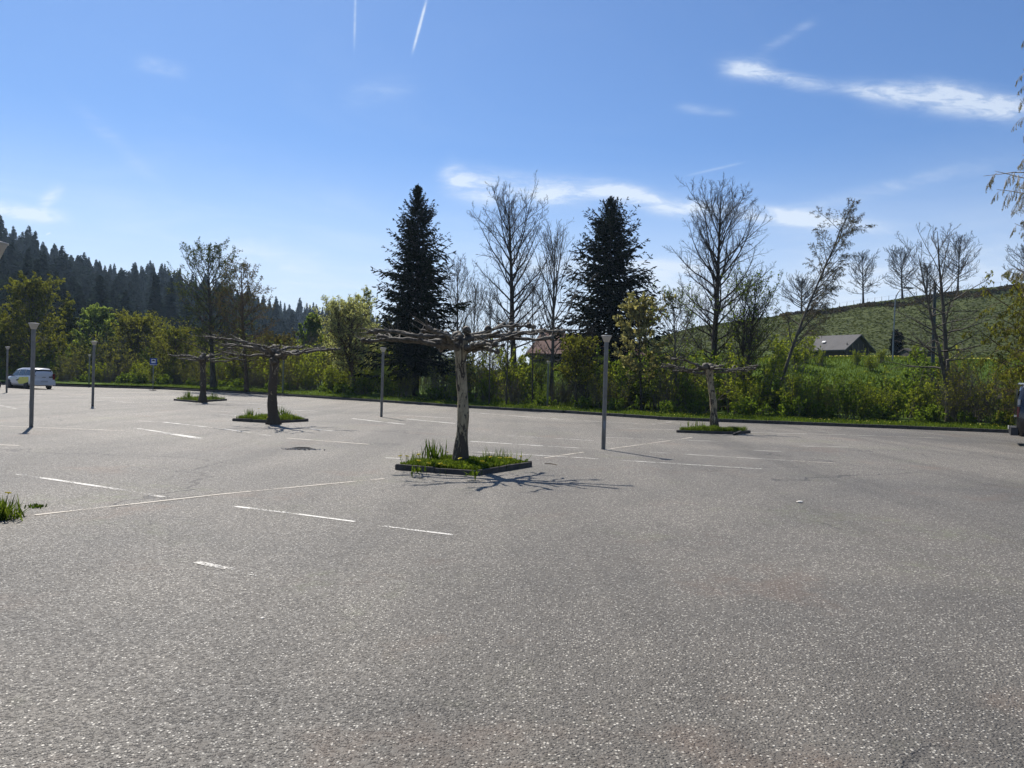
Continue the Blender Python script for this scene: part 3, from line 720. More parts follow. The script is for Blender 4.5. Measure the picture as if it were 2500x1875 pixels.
# weeping birch at the right-hand edge
tree('weeping_birch', 'tall weeping birch with hanging catkined twigs at the right edge', 'tree', 2655, 1085, 2640, 110, 150, 30, 50, bark_='bark_birch', leaf='leaf_weep', nleaf=90000, lsize=.026, c=(10, 8, 4), cb=.30, nm=80, a0=70, a1=30, up=-.05, droop=.75, tr=.22, env='round', leafaspect=.35)
tree('willow_tree', 'yellow-olive weeping tree low at the right edge above the black van', 'tree', 2610, 1075, 2600, 700, 160, 33.5, 51, bark_='bark_brown', leaf='leaf_olive', nleaf=42000, lsize=.05, c=(9, 7, 3), cb=.10, nm=50, a0=72, a1=30, up=-.02, droop=.45, tr=.14, env='round', leafaspect=.45)

# ------------------------------------------------------------------ undergrowth
def shrub_parts(seed, H, leaf, nst=20, nl=2600, ls=.055, spread=.55):
    rg = np.random.default_rng(seed); N = nst
    P = np.zeros((N, 3)); P[:, :2] = rg.normal(0, .30, (N, 2)); P[:, 2] = -.12
    az = rg.uniform(0, 2 * np.pi, N); a = np.abs(rg.normal(0, spread * .7, N)); L = H * rg.uniform(.6, 1.12, N)
    d = np.stack([np.sin(a) * np.cos(az), np.sin(a) * np.sin(az), np.cos(a)], -1)
    mp = grow(P, d, L, 8, .09, .03, rg); mr = taper(rg.uniform(.012, .030, N), np.full(N, .005), 8)
    br = MB().tubes(mp, mr, 4)
    p, d, L2, r = sprout(mp, mr, L, 8, .15, .98, rad(25), rad(60), .36, rg); d[:, 2] += .2
    s1 = grow(p, d, L2, 5, .14, .05, rg); br.tubes(s1, taper(np.minimum(r * .7, .012), np.full(len(p), .004), 5), 3)
    p, d, L3, r = sprout(s1, taper(np.full(len(p), .01), np.full(len(p), .006), 5), L2, 4, .1, 1, rad(25), rad(65), .6, rg)
    s2 = grow(p, d, L3, 3, .16, .04, rg); br.tubes(s2, taper(np.full(len(p), .005), np.full(len(p), .003), 3), 3)
    ia = rg.integers(0, len(s2), nl); f = rg.uniform(0, 2, nl); i0 = np.minimum(f.astype(int), 1); fr = (f - i0)[:, None]
    C = s2[ia, i0] * (1 - fr) + s2[ia, i0 + 1] * fr + rg.normal(0, .03, (nl, 3))
    tone = np.clip(.5 + .35 * np.sin(ia * 3.7) + rg.normal(0, .2, nl), 0, 1)
    lf = MB().leaves(C, ls, rg, tone=tone)
    return br.mesh('stems', 'bark_grey'), lf.mesh('foliage', leaf)
protos = {'yellow-green': [shrub_parts(s, 2.9, 'leaf_young', 20, 3600, .052) for s in (1, 2, 3)],
          'green': [shrub_parts(s, 2.6, 'leaf_green', 22, 3800, .052) for s in (4, 5)],
          'olive brown-twigged': [shrub_parts(s, 3.2, 'leaf_olive', 26, 1900, .045) for s in (6, 7)],
          'bare brown-twigged': [shrub_parts(s, 3.0, 'leaf_bud', 30, 500, .04) for s in (9, 10)],
          'low dark green': [shrub_parts(8, 1.1, 'leaf_green', 26, 2600, .06, 1.1)]}
rs = random.Random(21)
LM = [(20, 'motorcycle'), (80, 'white car'), (160, 'larch'), (226, 'lamp post right of the car'), (300, 'broad twiggy tree'), (373, 'blue sign'), (430, 'low brown-twigged tree'), (494, 'farthest pollarded tree'), (540, 'tall airy tree'), (602, 'thin-crowned tree'), (664, 'second pollarded tree'), (715, 'kerbside lamp post'),
      (780, 'willow\'s left side'), (860, 'willow stem'), (931, 'lamp post by the spruce'), (1015, 'left spruce'), (1075, 'left limbs of the central pollard'), (1130, 'central pollarded trunk'), (1194, 'first thin sapling'), (1260, 'tall bare tree'), (1336, 'verge lamp post'), (1405, 'yellow-brown small tree'),
      (1473, 'central lamp post'), (1566, 'maple'), (1655, 'twiggy low tree'), (1740, 'rightmost pollarded tree'), (1812, 'dark-branched tree'), (1885, 'foot of the bowing birch'), (1975, 'barn roof'), (2060, 'barn gable'), (2180, 'arched street lamp'), (2250, 'dark shed'), (2320, 'twin-stemmed tree'), (2400, 'gap left of the van'), (2490, 'black van')]
def near_lm(px): return min(LM, key=lambda q: abs(q[0] - px))[1]
def shrub_label(kind, px, s):
    row = 'front-row' if s < 3.9 else ('second-row' if s < 5.4 else ('mid-row' if s < 8 else ('back-row' if s < 11.5 else 'rearmost')))
    lm = min(LM, key=lambda q: abs(q[0] - px)); side = 'just left of' if px < lm[0] - 12 else ('just right of' if px > lm[0] + 12 else 'right behind')
    return f'{kind} {row} shrub, {side} the {lm[1]}'
def put_shrub(x, s, kind, sc):
    y = float(kerb_y(x)) + s / .87; y = max(y, 5)
    px = 1250 + FPX * x / y
    if px < -60 or px > 2580: return
    st, lf = rs.choice(protos[kind])
    r = thing('shrub', shrub_label(kind, px, s), 'shrub', (x, y, hgt(x, y)), rs.uniform(0, 6.28), 'shrubs of the undergrowth beyond the kerb')
    r.scale = (sc * rs.uniform(.9, 1.25), sc * rs.uniform(.9, 1.2), sc * rs.uniform(.85, 1.15))
    link('stems', st, r); link('foliage', lf, r)
x = -62.0
while x < 31:
    y = float(kerb_y(x)); px = 1250 + FPX * x / (y + 5)
    left = px < 900
    for s, sc in ((4.2, .72), (6.6, 1.15), (9.5, 1.35)) + (((14.0, 1.7),) if left else ()):
        if s > 4.5 and px > 930 and px < 1120 : sc *= .8
        if px > 1270 and px < 1430: sc *= .60
        if px > 1900 and px < 2330: sc *= .66 if s > 5 else .95
        kd = rs.choices(['yellow-green', 'green', 'olive brown-twigged', 'bare brown-twigged'], weights=([5, 1.5, 3, 2] if left else ([1, 4, 3, 4] if px < 1500 else ([3, 4, 2, 1] if px < 2330 else [1.5, 2.5, 4, 2]))))[0]
        put_shrub(x + rs.uniform(-.7, .7), s + rs.uniform(-.8, .8), kd, sc * rs.uniform(.85, 1.15))
    if rs.random() < .8: put_shrub(x + rs.uniform(-.5, .5), 3.2 + rs.uniform(-.3, .5), 'low dark green', rs.uniform(.55, .95))
    x += 1.55 if px > 1100 else 1.9

for (px_, D_s, sc_), nm_ in zip(((1938, 66, 1.25), (1966, 70, .95), (2005, 68, .55), (2092, 69, .5), (2125, 66, .62), (2150, 70, .5), (2232, 72, .6), (1905, 62, 1.2)), ('tall', 'second-tallest', 'small left-hand', 'small gable-side', 'low middle', 'rightmost small', '', 'leftmost tall')):
    q_ = AT(px_, 900, D_s); st, lf = rs.choice(protos['yellow-green'])
    r = thing('shrub', f'{nm_} shrub on the meadow bank by the barn' if px_ < 2160 else 'small shrub on the meadow bank below the dark shed', 'shrub', (q_.x, D_s, hgt(q_.x, D_s)), rs.uniform(0, 6), 'shrubs on the meadow bank')
    r.scale = (sc_, sc_, sc_); link('stems', st, r); link('foliage', lf, r)

# ------------------------------------------------------------------ forest hill
def conifer_proto(seed, H=16, W=3.9, lv=17, lf=16, m='needles_far'):
    rg = np.random.default_rng(seed); mb = MB(); N = lv * lf
    t = np.repeat(np.linspace(.10, .99, lv), lf) + rg.uniform(-.03, .03, N); az = rg.uniform(0, 2 * np.pi, N)
    L = W * ((1 - t) ** .75 + .05) * rg.uniform(.55, 1.12, N)
    c = np.zeros((N, 3)); c[:, 2] = t * H
    d = np.stack([np.cos(az), np.sin(az), rg.uniform(-.35, .0, N)], -1); side = np.stack([-np.sin(az), np.cos(az), rg.uniform(-.5, .5, N)], -1)
    wd = L[:, None] * .30 + .18
    tip = c + d * L[:, None]; mid = c + d * L[:, None] * .55 + np.array([0, 0, .10])
    V = np.stack([c, mid - side * wd, tip, mid + side * wd], 1)
    tone = np.clip(rg.uniform(0, 1, N) * .7 + .15, 0, 1)
    mb.quads(V.reshape(-1, 3), np.arange(4 * N).reshape(N, 4), np.repeat(tone, 4))
    V2 = V.copy(); V2[:, 1:, 2] -= (L * .34)[:, None]; mb.quads(V2.reshape(-1, 3), np.arange(4 * N).reshape(N, 4), np.repeat(tone * .8, 4))
    mb.tubes(np.array([[[0, 0, -.5], [0, 0, H * .5], [0, 0, H]]]), np.array([[.35, .2, .03]]), 5)
    return mb.mesh('crown', m, smooth=False)
def broad_proto(seed, H=14, W=3.6):
    rg = np.random.default_rng(seed); mb = MB(); N = 420
    u = norm(rg.normal(size=(N, 3))) * (rg.uniform(.35, 1, N) ** .5)[:, None]
    C = u * np.array([W, W, H * .38]) + np.array([0, 0, H * .62])
    mb.leaves(C, .55, rg); mb.tubes(np.array([[[0, 0, -.5], [0, 0, H * .4], [0, 0, H * .9]]]), np.array([[.25, .18, .05]]), 5)
    return mb.mesh('crown', 'brown_far', smooth=False)
cprot = [conifer_proto(1), conifer_proto(2, 17, 3.5), conifer_proto(3, 14, 4.4, 15), conifer_proto(4, 18, 4.6, 17), conifer_proto(9, 15, 5.0, 14)]
bprot = [broad_proto(5), broad_proto(6, 12, 4)]
rf = random.Random(5); spots = []
tries = 0
while len(spots) < 1150 and tries < 60000:
    tries += 1
    P = rf.uniform(-220, 1010); Dl = float(np.interp(P, RP_L, RD_L)); k = rf.random() ** .8
    if rf.random() < .22: k = rf.uniform(.93, 1.02)
    D = Dl * (.40 + .62 * k); x = (P - 1250) / FPX * D
    if any((x - a) ** 2 + (D - b) ** 2 < 18 for a, b, *_ in spots[-250:]): continue
    spots.append((x, D, P, D / Dl))
def dens_label(P, k=0):
    z_ = 'on the crest' if k > .92 else ('just below the crest' if k > .8 else 'on the slope')
    return f'{z_} above the {near_lm(P)}'
spots.sort(key=lambda s: -(s[3] + (0.25 if -40 < s[2] < 900 else -1)))
nind = 0; far_v = MB()
for i, (x, y, P, k) in enumerate(spots):
    broad = rf.random() < (.08 if P < 560 else .30)
    me = rf.choice(bprot if broad else cprot)
    sc = rf.uniform(.55, 1.22) * (1.0 if k < .9 else .92); rz = rf.uniform(0, 6.28); z = hgt(x, y)
    if nind < 280:
        o = link('forest_tree', me); o.location = (x, y, z - .3); o.rotation_euler = (0, 0, rz); o.scale = (sc, sc, sc * rf.uniform(.9, 1.1))
        tag(o, ('bare brownish ' if broad else 'dark ') + ('tall ' if sc > .95 else ('small ' if sc < .75 else '')) + ('forest tree ' if broad else 'forest conifer ') + dens_label(P, k), 'tree', 'forest trees on the left hill'); nind += 1
    else:
        n = len(me.vertices); co = np.empty(n * 3, np.float32); me.vertices.foreach_get('co', co); co = co.reshape(-1, 3)
        tn = np.empty(n, np.float32); me.attributes['tone'].data.foreach_get('value', tn)
        lo = np.empty(len(me.loops), np.int32); me.loops.foreach_get('vertex_index', lo)
        ca, sa = math.cos(rz), math.sin(rz)
        co = np.stack([(co[:, 0] * ca - co[:, 1] * sa) * sc + x, (co[:, 0] * sa + co[:, 1] * ca) * sc + y, co[:, 2] * sc + z - .3], -1)
        far_v.quads(co, lo.reshape(-1, 4), tn)
tag(far_v.build('forest', 'needles_far', smooth=False), 'dense mass of dark conifers filling the forested hillside', 'forest', kind='stuff')
# wooded strip at the foot, between the hedges and the hill
for i in range(46):
    P = -80 + i * 24 + rf.uniform(-8, 8); D = rf.uniform(105, 150)
    if P > 1010: break
    me = rf.choice(bprot + cprot[:1]); o = link('field_tree', me); x = (P - 1250) / FPX * D
    o.location = (x, D, hgt(x, D) - .3); s_ = rf.uniform(.42, .62); o.scale = (s_, s_, s_); o.rotation_euler = (0, 0, rf.uniform(0, 6))
    tag(o, f'low tree at the hill foot above the {near_lm(P)}', 'tree', 'tree belt at the foot of the left hill')

# ------------------------------------------------------------------ pollarded plane trees
def pollard(label, cx, cy, H, reach, seed, nl=9, tr=.14, lean=(0, 0), ysq=.85, dirs=None, bk='bark_plane'):
    rg = np.random.default_rng(seed)
    root = thing('pollarded_tree', label, 'tree', (cx, cy, .05), 0, 'pollarded plane trees in the car park')
    n = 22; ts = np.linspace(0, 1, n); hh = H - .30
    tp = np.zeros((1, n, 3)); tp[0, :, 2] = ts * hh; tp[0, :, 0] = lean[0] * ts + .02 * np.sin(ts * 7 + seed); tp[0, :, 1] = lean[1] * ts
    tp[0, 0, 2] = -.1
    rr = tr * (1 + .62 * np.exp(-ts * 9) + .28 * np.exp(-((ts - 1) * 8) ** 2) + .05 * np.sin(ts * 23 + seed) - .12 * ts)
    mb = MB(); mb.tubes(tp, rr[None], 20)
    v = mb.v[0]; a = np.arctan2(v[:, 1] - np.interp(v[:, 2], tp[0, :, 2], tp[0, :, 1]), v[:, 0] - np.interp(v[:, 2], tp[0, :, 2], tp[0, :, 0]))
    cen = np.stack([np.interp(v[:, 2], tp[0, :, 2], tp[0, :, 0]), np.interp(v[:, 2], tp[0, :, 2], tp[0, :, 1]), v[:, 2]], -1)
    f = 1 + .07 * np.sin(3 * a + v[:, 2] * 2 + seed) + .05 * np.sin(5 * a - v[:, 2] * 5) + .10 * np.exp(-v[:, 2] * 5) * np.sin(4 * a)
    mb.v[0] = cen + (v - cen) * f[:, None]
    mb.build('trunk', bk, root)
    top = tp[0, -1]; lb = MB(); sh = MB()
    def limb(p0, az, L, r0, r1, el0, n=18, wig=.25):
        d = np.array([math.cos(az) * math.cos(el0), math.sin(az) * math.cos(el0), math.sin(el0)])
        pts = [np.array(p0)]; ph1, ph2 = rg.uniform(0, 6, 2)
        for i in range(1, n):
            f_ = i / n
            dd = d.copy(); tgt = .02 if el0 > 0 else 0
            dd[2] = dd[2] * (1 - f_) + tgt + .16 * math.sin(f_ * 9 + ph1) * wig * 3
            s_ = np.array([-math.sin(az), math.cos(az), 0]) * (wig * math.sin(f_ * 11 + ph2) + rg.normal(0, wig * .45))
            dd = norm(dd + s_ + np.array([0, 0, rg.normal(0, wig * .35)])); pts.append(pts[-1] + dd * L / n)
        pts = np.array(pts); s = np.linspace(0, 1, n)
        r = r0 + (r1 - r0) * s ** .7; r = r * (1 + .20 * np.sin(s * 31 + ph1) + rg.normal(0, .12, n))
        r[-3:] *= np.array([1.15, 1.6, 1.25])
        return pts, r
    def emit(pts, r, sides=9):
        k = pts[-1] + (pts[-1] - pts[-2]) * .5
        P2 = np.concatenate([pts, k[None]]); R2 = np.concatenate([r, [r[-1] * .25]])
        lb.tubes(P2[None], R2[None], sides)
    def knob(p, r):
        u = np.linspace(-1, 1, 5); zz_ = np.stack([np.full(5, 0), np.full(5, 0), u * r], -1)
        ax = norm(rg.normal(size=3)); pts = p + ax[None] * (u * r)[:, None]
        lb.tubes(pts[None], (r * np.sqrt(np.clip(1 - u ** 2, .04, 1)) * rg.uniform(.8, 1.1, 5))[None], 7)
    def shoots(p, k, lo, hi, out):
        az = rg.uniform(0, 6.28, k); el = np.abs(rg.normal(.55, .5, k)); L = rg.uniform(lo, hi, k)
        d = np.stack([np.cos(az) * np.cos(el), np.sin(az) * np.cos(el), np.sin(el)], -1) + out * .7
        P = np.tile(p, (k, 1)); s_ = grow(P, norm(d), L, 5, .10, .02, rg)
        sh.tubes(s_, taper(rg.uniform(.005, .010, k), np.full(k, .0025), 5), 4)
    azs = [i * 2 * math.pi / nl + rg.uniform(-.22, .22) for i in range(nl)] if dirs is None else [rad(a) for a, _ in dirs]
    fac_ = [rg.uniform(.78, 1.05) for _ in range(nl)] if dirs is None else [f for _, f in dirs]
    for az, fc in zip(azs, fac_):
        ex = math.hypot(math.cos(az), math.sin(az) * ysq); L = reach * fc * ex
        st = top + np.array([math.cos(az), math.sin(az), 0]) * tr * .3 + np.array([0, 0, rg.uniform(-.16, .02)])
        pts, r = limb(st, az, L, rg.uniform(.050, .078), .022, rg.choice([rg.uniform(-.02, .12), rg.uniform(.2, .5)]))
        emit(pts, r)
        out = np.array([math.cos(az), math.sin(az), 0])
        knob(pts[-1], .055); shoots(pts[-1], rg.integers(2, 6), .10, .55, out)
        for j in range(rg.integers(2, 4)):
            i = rg.integers(4, 15); sgn = rg.choice([-1, 1]); az2 = az + sgn * rg.uniform(.45, 1.2)
            p2, r2 = limb(pts[i], az2, L * rg.uniform(.22, .5), r[i] * .70, .018, rg.uniform(-.05, .55), 12, .28)
            emit(p2, r2, 7); knob(p2[-1], .038); shoots(p2[-1], rg.integers(1, 4), .06, .40, out)
        for j in range(4):
            i = rg.integers(3, 17); knob(pts[i] + np.array([0, 0, r[i] * .7]), max(r[i], .035) * rg.uniform(.8, 1.6))
            if rg.random() < .55: shoots(pts[i] + np.array([0, 0, r[i]]), rg.integers(1, 3), .10, .50, out * .3)
    for j in range(8):      # knuckled head
        knob(top + rg.normal(0, .09, 3) + np.array([0, 0, .02]), rg.uniform(.09, .15))
    lb.build('limbs', 'bark_limb', root); sh.build('shoots', 'bark_limb', root)
    return root
A = G(1145, 1143); Bp = G(665, 1036); Cp = G(494, 983); Dp = G(1747, 1053)
pollard('large pollarded plane with mottled trunk in the foremost kerbed grass bed', -.90, 14.4, 2.62, 1.88, 5, tr=.108, lean=(-.06, 0), dirs=[(4, 1.08), (-16, 1.0), (30, .95), (-55, .72), (-115, .78), (176, 1.1), (156, 1.05), (204, .95), (110, .85), (62, .85)])
pollard('pollarded plane with wide flat limbs in the second bed, left of centre', Bp.x, Bp.y, 2.55, 2.35, 8, tr=.145, bk='bark_plane_dark')
pollard('smallest-looking pollarded plane in the farthest bed on the left', Cp.x, Cp.y, 2.62, 2.0, 12, tr=.15, bk='bark_plane_dark')
pollard('pollarded plane with few short limbs in the bed at the right', Dp.x, Dp.y, 2.52, 1.65, 17, tr=.125, lean=(-.30, 0), dirs=[(5, 1.1), (-12, .85), (176, 1.1), (195, 1.0), (165, .8), (-70, .6), (80, .6)])

# ------------------------------------------------------------------ beds
def bed(label, L, Fr, R_, hgtk=.10, seed=0, miss=(), grass_n=5200, gh=.13, yellow=4, group='kerbed tree beds'):
    rg = np.random.default_rng(seed); Bk = L + R_ - Fr
    c = (L + R_) / 2
    root = thing('tree_bed', label, 'bed', (c.x, c.y, 0), 0, group)
    corners = [L, Fr, R_, Bk]
    loc = [Vector((p.x - c.x, p.y - c.y, 0)) for p in corners]
    sol = MB(); n = 9; vs = []
    for i in range(n):
        for j in range(n):
            p = loc[0].lerp(loc[1], i / (n - 1)).lerp(loc[3].lerp(loc[2], i / (n - 1)), j / (n - 1)) * .95
            k = math.sin(math.pi * i / (n - 1)) * math.sin(math.pi * j / (n - 1))
            vs.append((p.x, p.y, hgtk - .05 + .06 * k + rg.uniform(-.01, .01)))
    id_ = np.arange(n * n).reshape(n, n)
    sol.quads(vs, np.stack([id_[:-1, :-1], id_[1:, :-1], id_[1:, 1:], id_[:-1, 1:]], -1)); sol.build('soil', 'soil', root)
    for e in range(4):
        a, b = loc[e], loc[(e + 1) % 4]; d = b - a; Ln = d.length; k = max(2, round(Ln / .8)); an = math.atan2(d.y, d.x)
        me = stone_mesh(Ln / k, .055, hgtk + .04, .006)
        for i in range(k):
            o = link('kerb_stone', me, root); p = a.lerp(b, (i + .5) / k)
            nrm = Vector((d.y, -d.x, 0)).normalized() * rg.uniform(-.012, .02)
            o.location = (p.x + nrm.x, p.y + nrm.y, rg.uniform(-.018, .006)); o.rotation_euler = (rg.uniform(-.05, .05), rg.uniform(-.02, .02), an + rg.uniform(-.03, .03))
    # grass
    def pt(N):
        u, v = rg.uniform(.01, .99, (2, N)); P = np.zeros((N, 3))
        for k_, (w0) in enumerate([(1 - u) * (1 - v), u * (1 - v), u * v, (1 - u) * v]):
            P[:, 0] += w0 * loc[k_].x; P[:, 1] += w0 * loc[k_].y
        return P * .97, u, v
    P, u, v = pt(grass_n); P[:, 2] = hgtk - .03
    clump = .55 + .45 * np.sin(P[:, 0] * 6 + seed) * np.sin(P[:, 1] * 5 + 2) + rg.uniform(0, .5, grass_n)
    H_ = gh * np.clip(clump, .35, 1.5); az = rg.uniform(0, 6.28, grass_n); wdt = rg.uniform(.003, .008, grass_n)
    dirv = np.stack([np.cos(az), np.sin(az), np.zeros(grass_n)], -1); sd2 = np.stack([-np.sin(az), np.cos(az), np.zeros(grass_n)], -1) * wdt[:, None]
    ln = rg.uniform(.1, .7, grass_n)[:, None]
    m1 = P + dirv * H_[:, None] * ln * .3 + np.array([0, 0, 1]) * H_[:, None] * .6; tpv = P + dirv * H_[:, None] * ln + np.array([0, 0, 1]) * H_[:, None]
    V = np.stack([P - sd2, P + sd2, m1 + sd2 * .8, m1 - sd2 * .8], 1); V2 = np.stack([m1 - sd2 * .8, m1 + sd2 * .8, tpv + sd2 * .15, tpv - sd2 * .15], 1)
    tn = np.repeat(rg.uniform(0, 1, grass_n), 4)
    gm = MB(); gm.quads(V.reshape(-1, 3), np.arange(4 * grass_n).reshape(-1, 4), tn); gm.quads(V2.reshape(-1, 3), np.arange(4 * grass_n).reshape(-1, 4), tn)
    # broad leaves of dandelion and clover
    P3, _, _ = pt(grass_n // 7); P3[:, 2] = hgtk + rg.uniform(0, gh * .45, len(P3)); gm.leaves(P3, .030, rg, aspect=.55)
    go = gm.build('grass', 'grass_blade', smooth=False); go.location = (c.x, c.y, 0)
    tag(go, 'grass and herbs growing in the ' + label, 'grass', kind='stuff')
    return root, c, loc
def flower_proto():
    root = None
    st = MB().tubes(np.array([[[0, 0, -.02], [.006, 0, .06], [.004, .004, .125]]]), np.array([[.0025, .0025, .002]]), 5).mesh('stem', 'grass_blade')
    rg = np.random.default_rng(4); N = 46; az = np.arange(N) * 2.4; rr = np.sqrt(np.arange(N) / N) * .021
    mb = MB(); C = np.stack([rr * np.cos(az) + .004, rr * np.sin(az), .130 - rr * .25], -1); mb.leaves(C, .009, rg, aspect=.45, axis=np.stack([np.cos(az), np.sin(az), np.full(N, .35)], -1))
    mb.tubes(np.array([[[.004, .004, .118], [.004, .004, .130]]]), np.array([[.006, .016]]), 8)
    return st, mb.mesh('flower_head', 'yellow_petal'), None
FST, FHD, _ = flower_proto()
def dandelion(x, y, z, label, sc=1.0, group='dandelions'):
    r = thing('dandelion', label, 'flower', (x, y, z), rs.uniform(0, 6), group); r.scale = (sc,) * 3
    r.rotation_euler = (rs.uniform(-.25, .25), rs.uniform(-.25, .25), rs.uniform(0, 6))
    link('stem', FST, r); link('flower_head', FHD, r)
def blade_clump(x, y, z, n, H, label, m='grass_dark', name='iris_clump', cat='plant', wd=.014, spread=.35, basr=.10):
    rg = np.random.default_rng(int(abs(x * 100)) + n); root = thing(name, label, cat, (x, y, z))
    P = np.zeros((n, 3)); P[:, :2] = rg.normal(0, basr, (n, 2)); az = rg.uniform(0, 6.28, n); a = np.abs(rg.normal(0, spread, n)); L = H * rg.uniform(.6, 1.1, n)
    d = np.stack([np.sin(a) * np.cos(az), np.sin(a) * np.sin(az), np.cos(a)], -1); pts = grow(P, d, L, 5, .05, -.05, rg)
    sd2 = np.stack([-np.sin(az), np.cos(az), 0 * az], -1); wv = np.array([.8, 1, .8, .5, .08]) * wd
    mb = MB()
    for i in range(4):
        V = np.stack([pts[:, i] - sd2 * wv[i], pts[:, i] + sd2 * wv[i], pts[:, i + 1] + sd2 * wv[i + 1], pts[:, i + 1] - sd2 * wv[i + 1]], 1)
        mb.quads(V.reshape(-1, 3), np.arange(4 * n).reshape(-1, 4), np.repeat(rg.uniform(0, 1, n), 4))
    mb.build('blades', m, root); return root
GA = lambda px, py: G(px, py)
bedA, cA, _ = bed('foremost tree bed with a tilted front kerb', GA(966, 1147), GA(1163, 1161), GA(1298, 1139), seed=1, grass_n=13000, gh=.09)
for px, py in ((983, 1119), (989, 1122), (1018, 1134), (1042, 1137), (1236, 1124), (1243, 1126), (1220, 1125), (1090, 1108), (1177, 1137), (1130, 1127), (1270, 1121), (1202, 1121), (1025, 1119), (1075, 1140), (1090, 1141)):
    p = G(px, py, .22); dandelion(p.x, p.y, .09, 'yellow dandelion head in the foremost tree bed', rs.uniform(1.2, 1.7))
def cl(px, py, *a, **k):
    p = G(px, py, .1); return blade_clump(p.x, p.y, .09, *a, **k)
cl(1060, 1122, 46, .40, 'upright dark iris blades left of the trunk in the foremost bed')
cl(1010, 1125, 60, .20, 'fine tall grass tuft at the left end of the foremost bed', m='grass_blade', name='grass_tuft', wd=.005)
cl(1220, 1120, 50, .26, 'bushy grass tuft at the right end of the foremost bed', m='grass_blade', name='grass_tuft', wd=.007, basr=.2)
cl(1190, 1132, 40, .20, 'dark leafy tuft right of the trunk foot in the foremost bed', name='grass_tuft', wd=.02)
cl(1156, 1158, 26, .12, 'dandelion rosette sprouting through the gap in the front kerb', m='grass_blade', name='weed_rosette', wd=.02, spread=1.0, basr=.05)
cl(1020, 1150, 22, .11, 'small weed rosette hanging over the front kerb left of its corner', m='grass_blade', name='weed_rosette', wd=.016, spread=1.1, basr=.06)
bedB, cB, _ = bed('second tree bed left of centre', GA(569, 1028), GA(662, 1033.5), GA(752, 1029), seed=2, grass_n=5200, gh=.15)
for px, py in ((612, 1017), (632, 1001), (700, 1013), (655, 1022), (724, 1015)):
    p = G(px, py, .2); dandelion(p.x, p.y, .10, 'yellow dandelion head in the second tree bed', 1.2)
cl(612, 1018, 34, .34, 'iris clump at the left side of the second bed'); cl(700, 1018, 34, .32, 'iris clump at the right side of the second bed'); cl(682, 1012, 24, .36, 'iris clump right beside the trunk in the second bed')
bedC, cC, _ = bed('farthest tree bed on the left', GA(426, 978), GA(480, 983), GA(553, 978), seed=3, grass_n=3000, gh=.16)
cl(460, 975, 44, .55, 'large spiky clump left of the trunk in the farthest bed'); cl(520, 975, 30, .45, 'spiky clump right of the trunk in the farthest bed')
bedD, cD, _ = bed('tree bed at the right with a loose kerb stone', GA(1652, 1056), GA(1795, 1061), GA(1830, 1057), seed=4, grass_n=5200, gh=.15)
cl(1700, 1042, 50, .30, 'long grass tuft left of the trunk in the right-hand bed', m='grass_blade', name='grass_tuft', wd=.008, basr=.25)
ls = stone_mesh(.42, .06, .11, .008); lp = G(1797, 1062)
o = link('loose_kerb_stone', ls); o.location = (lp.x, lp.y - .12, .05); o.rotation_euler = (.3, -.22, .6); tag(o, 'loose pale kerb stone leaning on the front of the right-hand bed', 'stone')
# clump at the left edge and little weed tuft
e = G(8, 1272); r = blade_clump(e.x - .14, e.y + .12, 0, 260, .24, 'leafy weed clump with a dandelion at the left edge of the picture', m='grass_blade', name='weed_clump', wd=.010, spread=.50, basr=.09)
dandelion(e.x - .02, e.y + .05, .13, 'yellow dandelion on the weed clump at the left edge', 1.3)
e2 = G(87, 1238); blade_clump(e2.x, e2.y, 0, 70, .05, 'tiny isolated tuft of weed growing from the asphalt at left', m='grass_dark', name='weed_tuft', wd=.010, spread=.8, basr=.055)
# verge grass
def verge():
    rg = np.random.default_rng(9); N = 42000; px = rg.uniform(300, 2560, N) ; x = np.interp(px, [300, 980, 1950, 2560], [-36, -7, 13, 25]); s = .16 + rg.uniform(0, 1, N) ** 1.2 * 3.2
    y = kerb_y(x) + s / .87; P = np.stack([x, y, height(x, y) - .01], -1)
    H_ = rg.uniform(.05, .13, N) * (.7 + .6 * np.sin(x * 1.7) ** 2); az = rg.uniform(0, 6.28, N); wd = rg.uniform(.008, .02, N)[:, None]
    sd2 = np.stack([np.cos(az), np.sin(az), 0 * az], -1) * wd; tip = P + np.stack([np.cos(az + 1), np.sin(az + 1), 0 * az], -1) * H_[:, None] * .4 + np.array([0, 0, 1]) * H_[:, None]
    V = np.stack([P - sd2, P + sd2, tip + sd2 * .2, tip - sd2 * .2], 1)
    mb = MB(); mb.quads(V.reshape(-1, 3), np.arange(4 * N).reshape(-1, 4), np.repeat(rg.uniform(0, 1, N), 4))
    tag(mb.build('verge_grass', 'grass_blade', smooth=False), 'short green grass on the verge behind the kerb', 'grass', kind='stuff')
    C = []
    for _ in range(900):
        x_ = rg.uniform(-8, 24); s_ = rg.uniform(.3, 2.8); 
        if math.sin(x_ * .9) + rg.normal(0, .6) > .2: C.append((x_, float(kerb_y(x_)) + s_ / .87, hgt(x_, float(kerb_y(x_)) + s_) + .12))
    mb = MB(); mb.leaves(np.array(C), .022, rg, aspect=.9); tag(mb.build('verge_flowers', 'yellow_petal'), 'scattered dandelion heads in the verge grass', 'flowers', kind='stuff')
verge()
